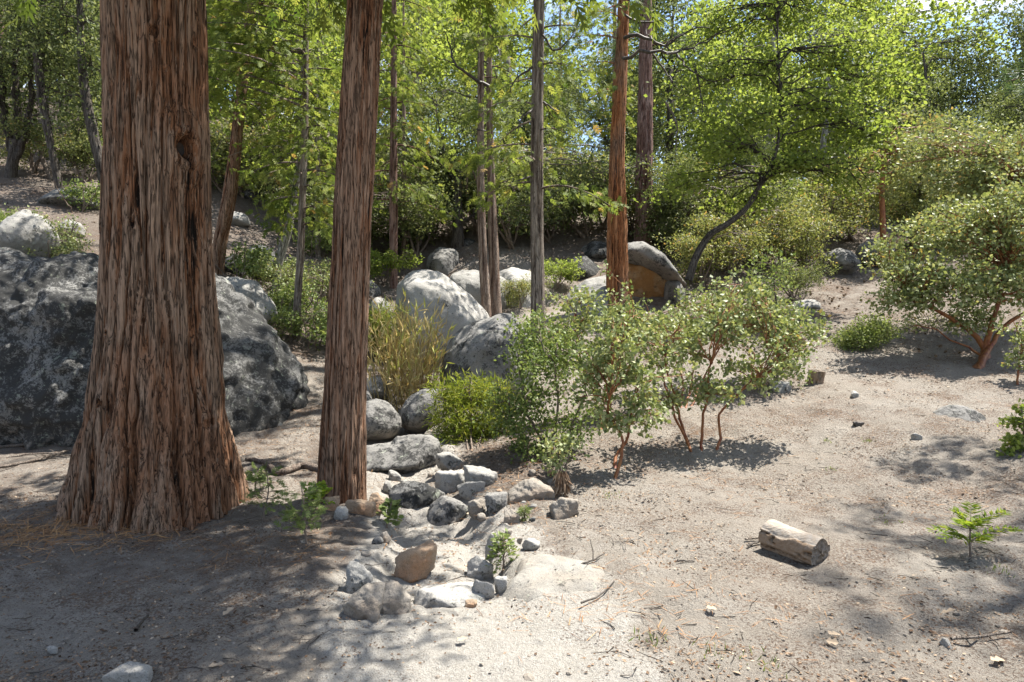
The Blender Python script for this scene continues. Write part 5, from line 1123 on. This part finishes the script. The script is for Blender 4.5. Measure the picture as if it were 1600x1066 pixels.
for k, (pp, r0, l) in enumerate((([(-10,735),(40,726),(110,706)], .022, "long grey stick crossing the shade left of the thick cedar, lowest one"), ([(-10,688),(40,686),(110,684)], .014, "pale stick at the foot of the huge boulder, uppermost one"), ([(-10,702),(50,697),(105,690)], .02, "weathered stick between the two others left of the thick cedar"),
     ([(10,718),(60,712),(115,715)], .012, "thin stick ending at the thick cedar's left root"))): stick(pp, r0, l, 663 + k, 'dead_wood', G_S, .02, twigs=2)
stick([(212,988),(222,975),(232,964)], .010, "dark splinter of bark in the left foreground", 670, 'dark_branch', G_S, .008)
stick([(908,946),(930,938),(960,912)], .006, "bent dark twig on pale sand near the bottom centre", 671, 'dark_branch', G_S)
stick([(1058,880),(1085,880)], .007, "short dark twig in the middle of the sunny path", 672, 'dark_branch', G_S)
stick([(998,957),(1030,955)], .006, "thin dark twig lying across the pale sand", 673, 'dark_branch', G_S)
stick([(890,890),(920,882),(945,868)], .007, "dark rootlet at the right end of the wide rock sheet", 674, 'dark_branch', G_S, twigs=2)
stick([(600,860),(612,840),(618,828)], .004, "upright straw-coloured stem on the left rim of the wash", 675, 'needles', G_S, .01)
g = ground(1342, 667); data = hull_rock(rand_planes(676, 10, .6, 1, .7), 20, 3, .08, 676); rock_obj("bark_chunk", g + [0, .03, .02], (data[0] * .055, data[1]), M['bark_mid'] if 'bark_mid' in M else M['dark_branch'], "dark chunk of bark on the slope above the log", "bark chunk")
# pine cones on the upper slope
co = MB(); r = RNG(680)
ang = np.arange(70) * 2.39996; hz = np.linspace(-.9, .95, 70); rad = .55 * np.sqrt(np.maximum(0, 1 - hz ** 2)) * (1 - .25 * hz) + .05
c = np.column_stack([np.cos(ang) * rad * .6, np.sin(ang) * rad * .6, hz * .7])
leaves(co, c, np.column_stack([np.cos(ang), np.sin(ang), np.full(70, .35)]), np.tile([0, 0, 1.0], (70, 1)), np.full(70, .42), ROUND, np.clip(r.normal(.68, .12, 70), 0, 1))
D, F = ICO[2]; co.add(D * [.4, .4, .8], F, tint=.1)
cone_me = co.mesh("pine_cone", M['litter'])
for k in range(44):
    px, py = r.normal(1308, 30), r.uniform(438, 512)
    if k > 37: px, py = r.uniform(1420, 1500), r.uniform(540, 560)
    g = ground(px, py); o = link("pine_cone", cone_me, None, g + [0, 0, .025]); o.rotation_euler = (1.4 + r.normal() * .3, r.normal() * .3, r.uniform(0, 6.28)); s = r.uniform(.022, .036); o.scale = (s, s, s)
    tag(o, "brown pine cone lying on the reddish upper slope" if k <= 37 else "brown pine cone under the big right-hand manzanita", "pine cone", "pine cones on the upper slope" if k <= 37 else "pine cones under the manzanita")
# single fallen oak leaves
fl = MB(); leaves(fl, np.zeros((1, 3)), np.array([[1.0, 0, 0]]), np.array([[0, 0, 1.0]]), np.array([1.0]), LOBED, np.array([.9])); leaf_me = fl.mesh("fallen_leaf", M['litter'])
for k, (px, py, l) in enumerate(((72,880,"pale fallen oak leaf in the left shade"),(130,856,"tan fallen oak leaf beside the needle patch"),(348,966,"brown fallen oak leaf in the dappled light"),(352,1042,"yellow-brown fallen oak leaf near the bottom edge"),(1290,1005,"tan fallen oak leaf in the right foreground"),(1312,995,"orange fallen leaf beside the tan one at right"),(1120,955,"small tan leaf on the sunny path"),(730,1000,"pale leaf on the sand of the wash"),(1470,962,"narrow tan leaf at the edge of the right shade"),(1548,1036,"large tan leaf in the bottom right corner"))):
    o = link("fallen_leaf", leaf_me, None, ground(px, py) + [0, 0, .014]); o.rotation_euler = (r.normal() * .2, r.normal() * .2, r.uniform(0, 6.28)); s = r.uniform(.055, .08); o.scale = (s, s, s); tag(o, l, "leaf", "single fallen leaves")

# ------------------------------------------------------------------ litter nobody could count
def scatter(n, xr, yr, seed, keep=None):
    r = RNG(seed); x = r.uniform(*xr, n); y = yr[0] + (yr[1] - yr[0]) * r.uniform(0, 1, n) ** 1.3
    ok = np.abs(x) < .82 * y + .4
    if keep is not None: ok &= r.uniform(0, 1, n) < keep(x, y)
    x, y = x[ok], y[ok]; return r, np.column_stack([x, y, terrain(x, y)])
def clus(x, y, s=1.6, seed=90): return np.clip(.22 + 1.5 * fbm(x * s, y * s, 0 * x, 3, seed), .02, 1) ** 1.3
r, P = scatter(190000, (-9, 9), (2.4, 12), 701, lambda x, y: (.10 + clus(x, y) + .35 * ground_masks(x, y)[1]) * (1 - .72 * ground_masks(x, y)[0])); n = len(P); lb = MB()
leaves(lb, P + [0, 0, .004], np.column_stack([r.normal(size=(n, 2)), r.normal(0, .15, n)]), np.column_stack([r.normal(0, .35, (n, 2)), np.ones(n)]), r.uniform(.007, .025, n) * np.where(r.uniform(0, 1, n) > .97, 1.8, 1), OVATE, np.clip(r.normal(.46, .27, n), 0, 1))
tag(lb.obj("leaf_litter", M['litter']), "small brown leaf litter strewn over the soil", None, None, 'stuff')
r, P = scatter(42000, (-14, 12), (8.5, 24), 702, lambda x, y: .12 + .8 * ground_masks(x, y)[1]); n = len(P); lb = MB()
leaves(lb, P + [0, 0, .008], np.column_stack([r.normal(size=(n, 2)), r.normal(0, .2, n)]), np.column_stack([r.normal(0, .4, (n, 2)), np.ones(n)]), r.uniform(.025, .055, n), OVATE, np.clip(r.normal(.60, .22, n), 0, 1))
tag(lb.obj("hillside_litter", M['litter']), "reddish brown leaf litter on the hillsides", None, None, 'stuff')
r, P = scatter(56000, (-7, 7), (2.4, 10), 703, lambda x, y: clus(x, y, 1.1, 95) * (.42 + .58 * ground_masks(x, y)[1])); n = len(P); lb = MB()
NEED = (np.array([(0,-.012,0),(0,.012,0),(.5,.012,.02),(1,0,0),(.5,-.012,.02)]), [np.array([[0,1,2,4]]), np.array([[4,2,3]])])
leaves(lb, P + [0, 0, .006], np.column_stack([r.normal(size=(n, 2)), r.normal(0, .08, n)]), np.column_stack([r.normal(0, .2, (n, 2)), np.ones(n)]), r.uniform(.05, .14, n), NEED, np.clip(r.normal(.4, .25, n), 0, 1))
gp = ground(75, 830); n2 = 1500; Q = np.column_stack([r.normal(gp[0] + .05, .42, n2), r.normal(gp[1], .24, n2)]); Q = np.column_stack([Q, terrain(Q[:, 0], Q[:, 1]) + np.abs(r.normal(0, .012, n2))])
leaves(lb, Q, np.column_stack([r.normal(.5, 1, n2), r.normal(0, 1, n2), r.normal(0, .10, n2)]), np.column_stack([r.normal(0, .2, (n2, 2)), np.ones(n2)]), r.uniform(.08, .2, n2), NEED, np.clip(r.normal(.7, .2, n2), 0, 1))
tag(lb.obj("needle_litter", M['needles']), "dry pine needles strewn over shaded soil", None, None, 'stuff')
# gravel
r, P = scatter(9000, (-7, 7), (2.4, 11), 704, lambda x, y: clus(x, y, 1.4, 99)); n = len(P); D, F = icosphere(0)
S = r.uniform(.004, .013, n) * np.where(r.uniform(0, 1, n) > .97, 2.0, 1); dv = D[None] * (1 + r.normal(0, .18, (n, 12, 1))) * [1, 1, .65] * S[:, None, None] + P[:, None]
mb = MB(); mb.add(dv, (np.arange(n)[:, None, None] * 12 + F[None]).reshape(-1, 3)); tag(mb.obj("gravel", M['rock_sand']), "scattered fine gravel on the sandy soil", None, None, 'stuff')
# little twigs
mb = MB(); r, P = scatter(2600, (-6, 6), (2.6, 10), 705, lambda x, y: clus(x, y, 1.2, 101))
for p in P:
    a = r.uniform(0, 6.28); l = r.uniform(.04, .16); q = wiggle(r, p + [0, 0, .006], p + np.array([math.cos(a) * l, math.sin(a) * l, .01]), 4, .12); tube(mb, q, np.linspace(.0032, .0015, 4), 3, 0)
tag(mb.obj("twig_litter", M['dark_branch']), "scattered little twigs on the soil", None, None, 'stuff')
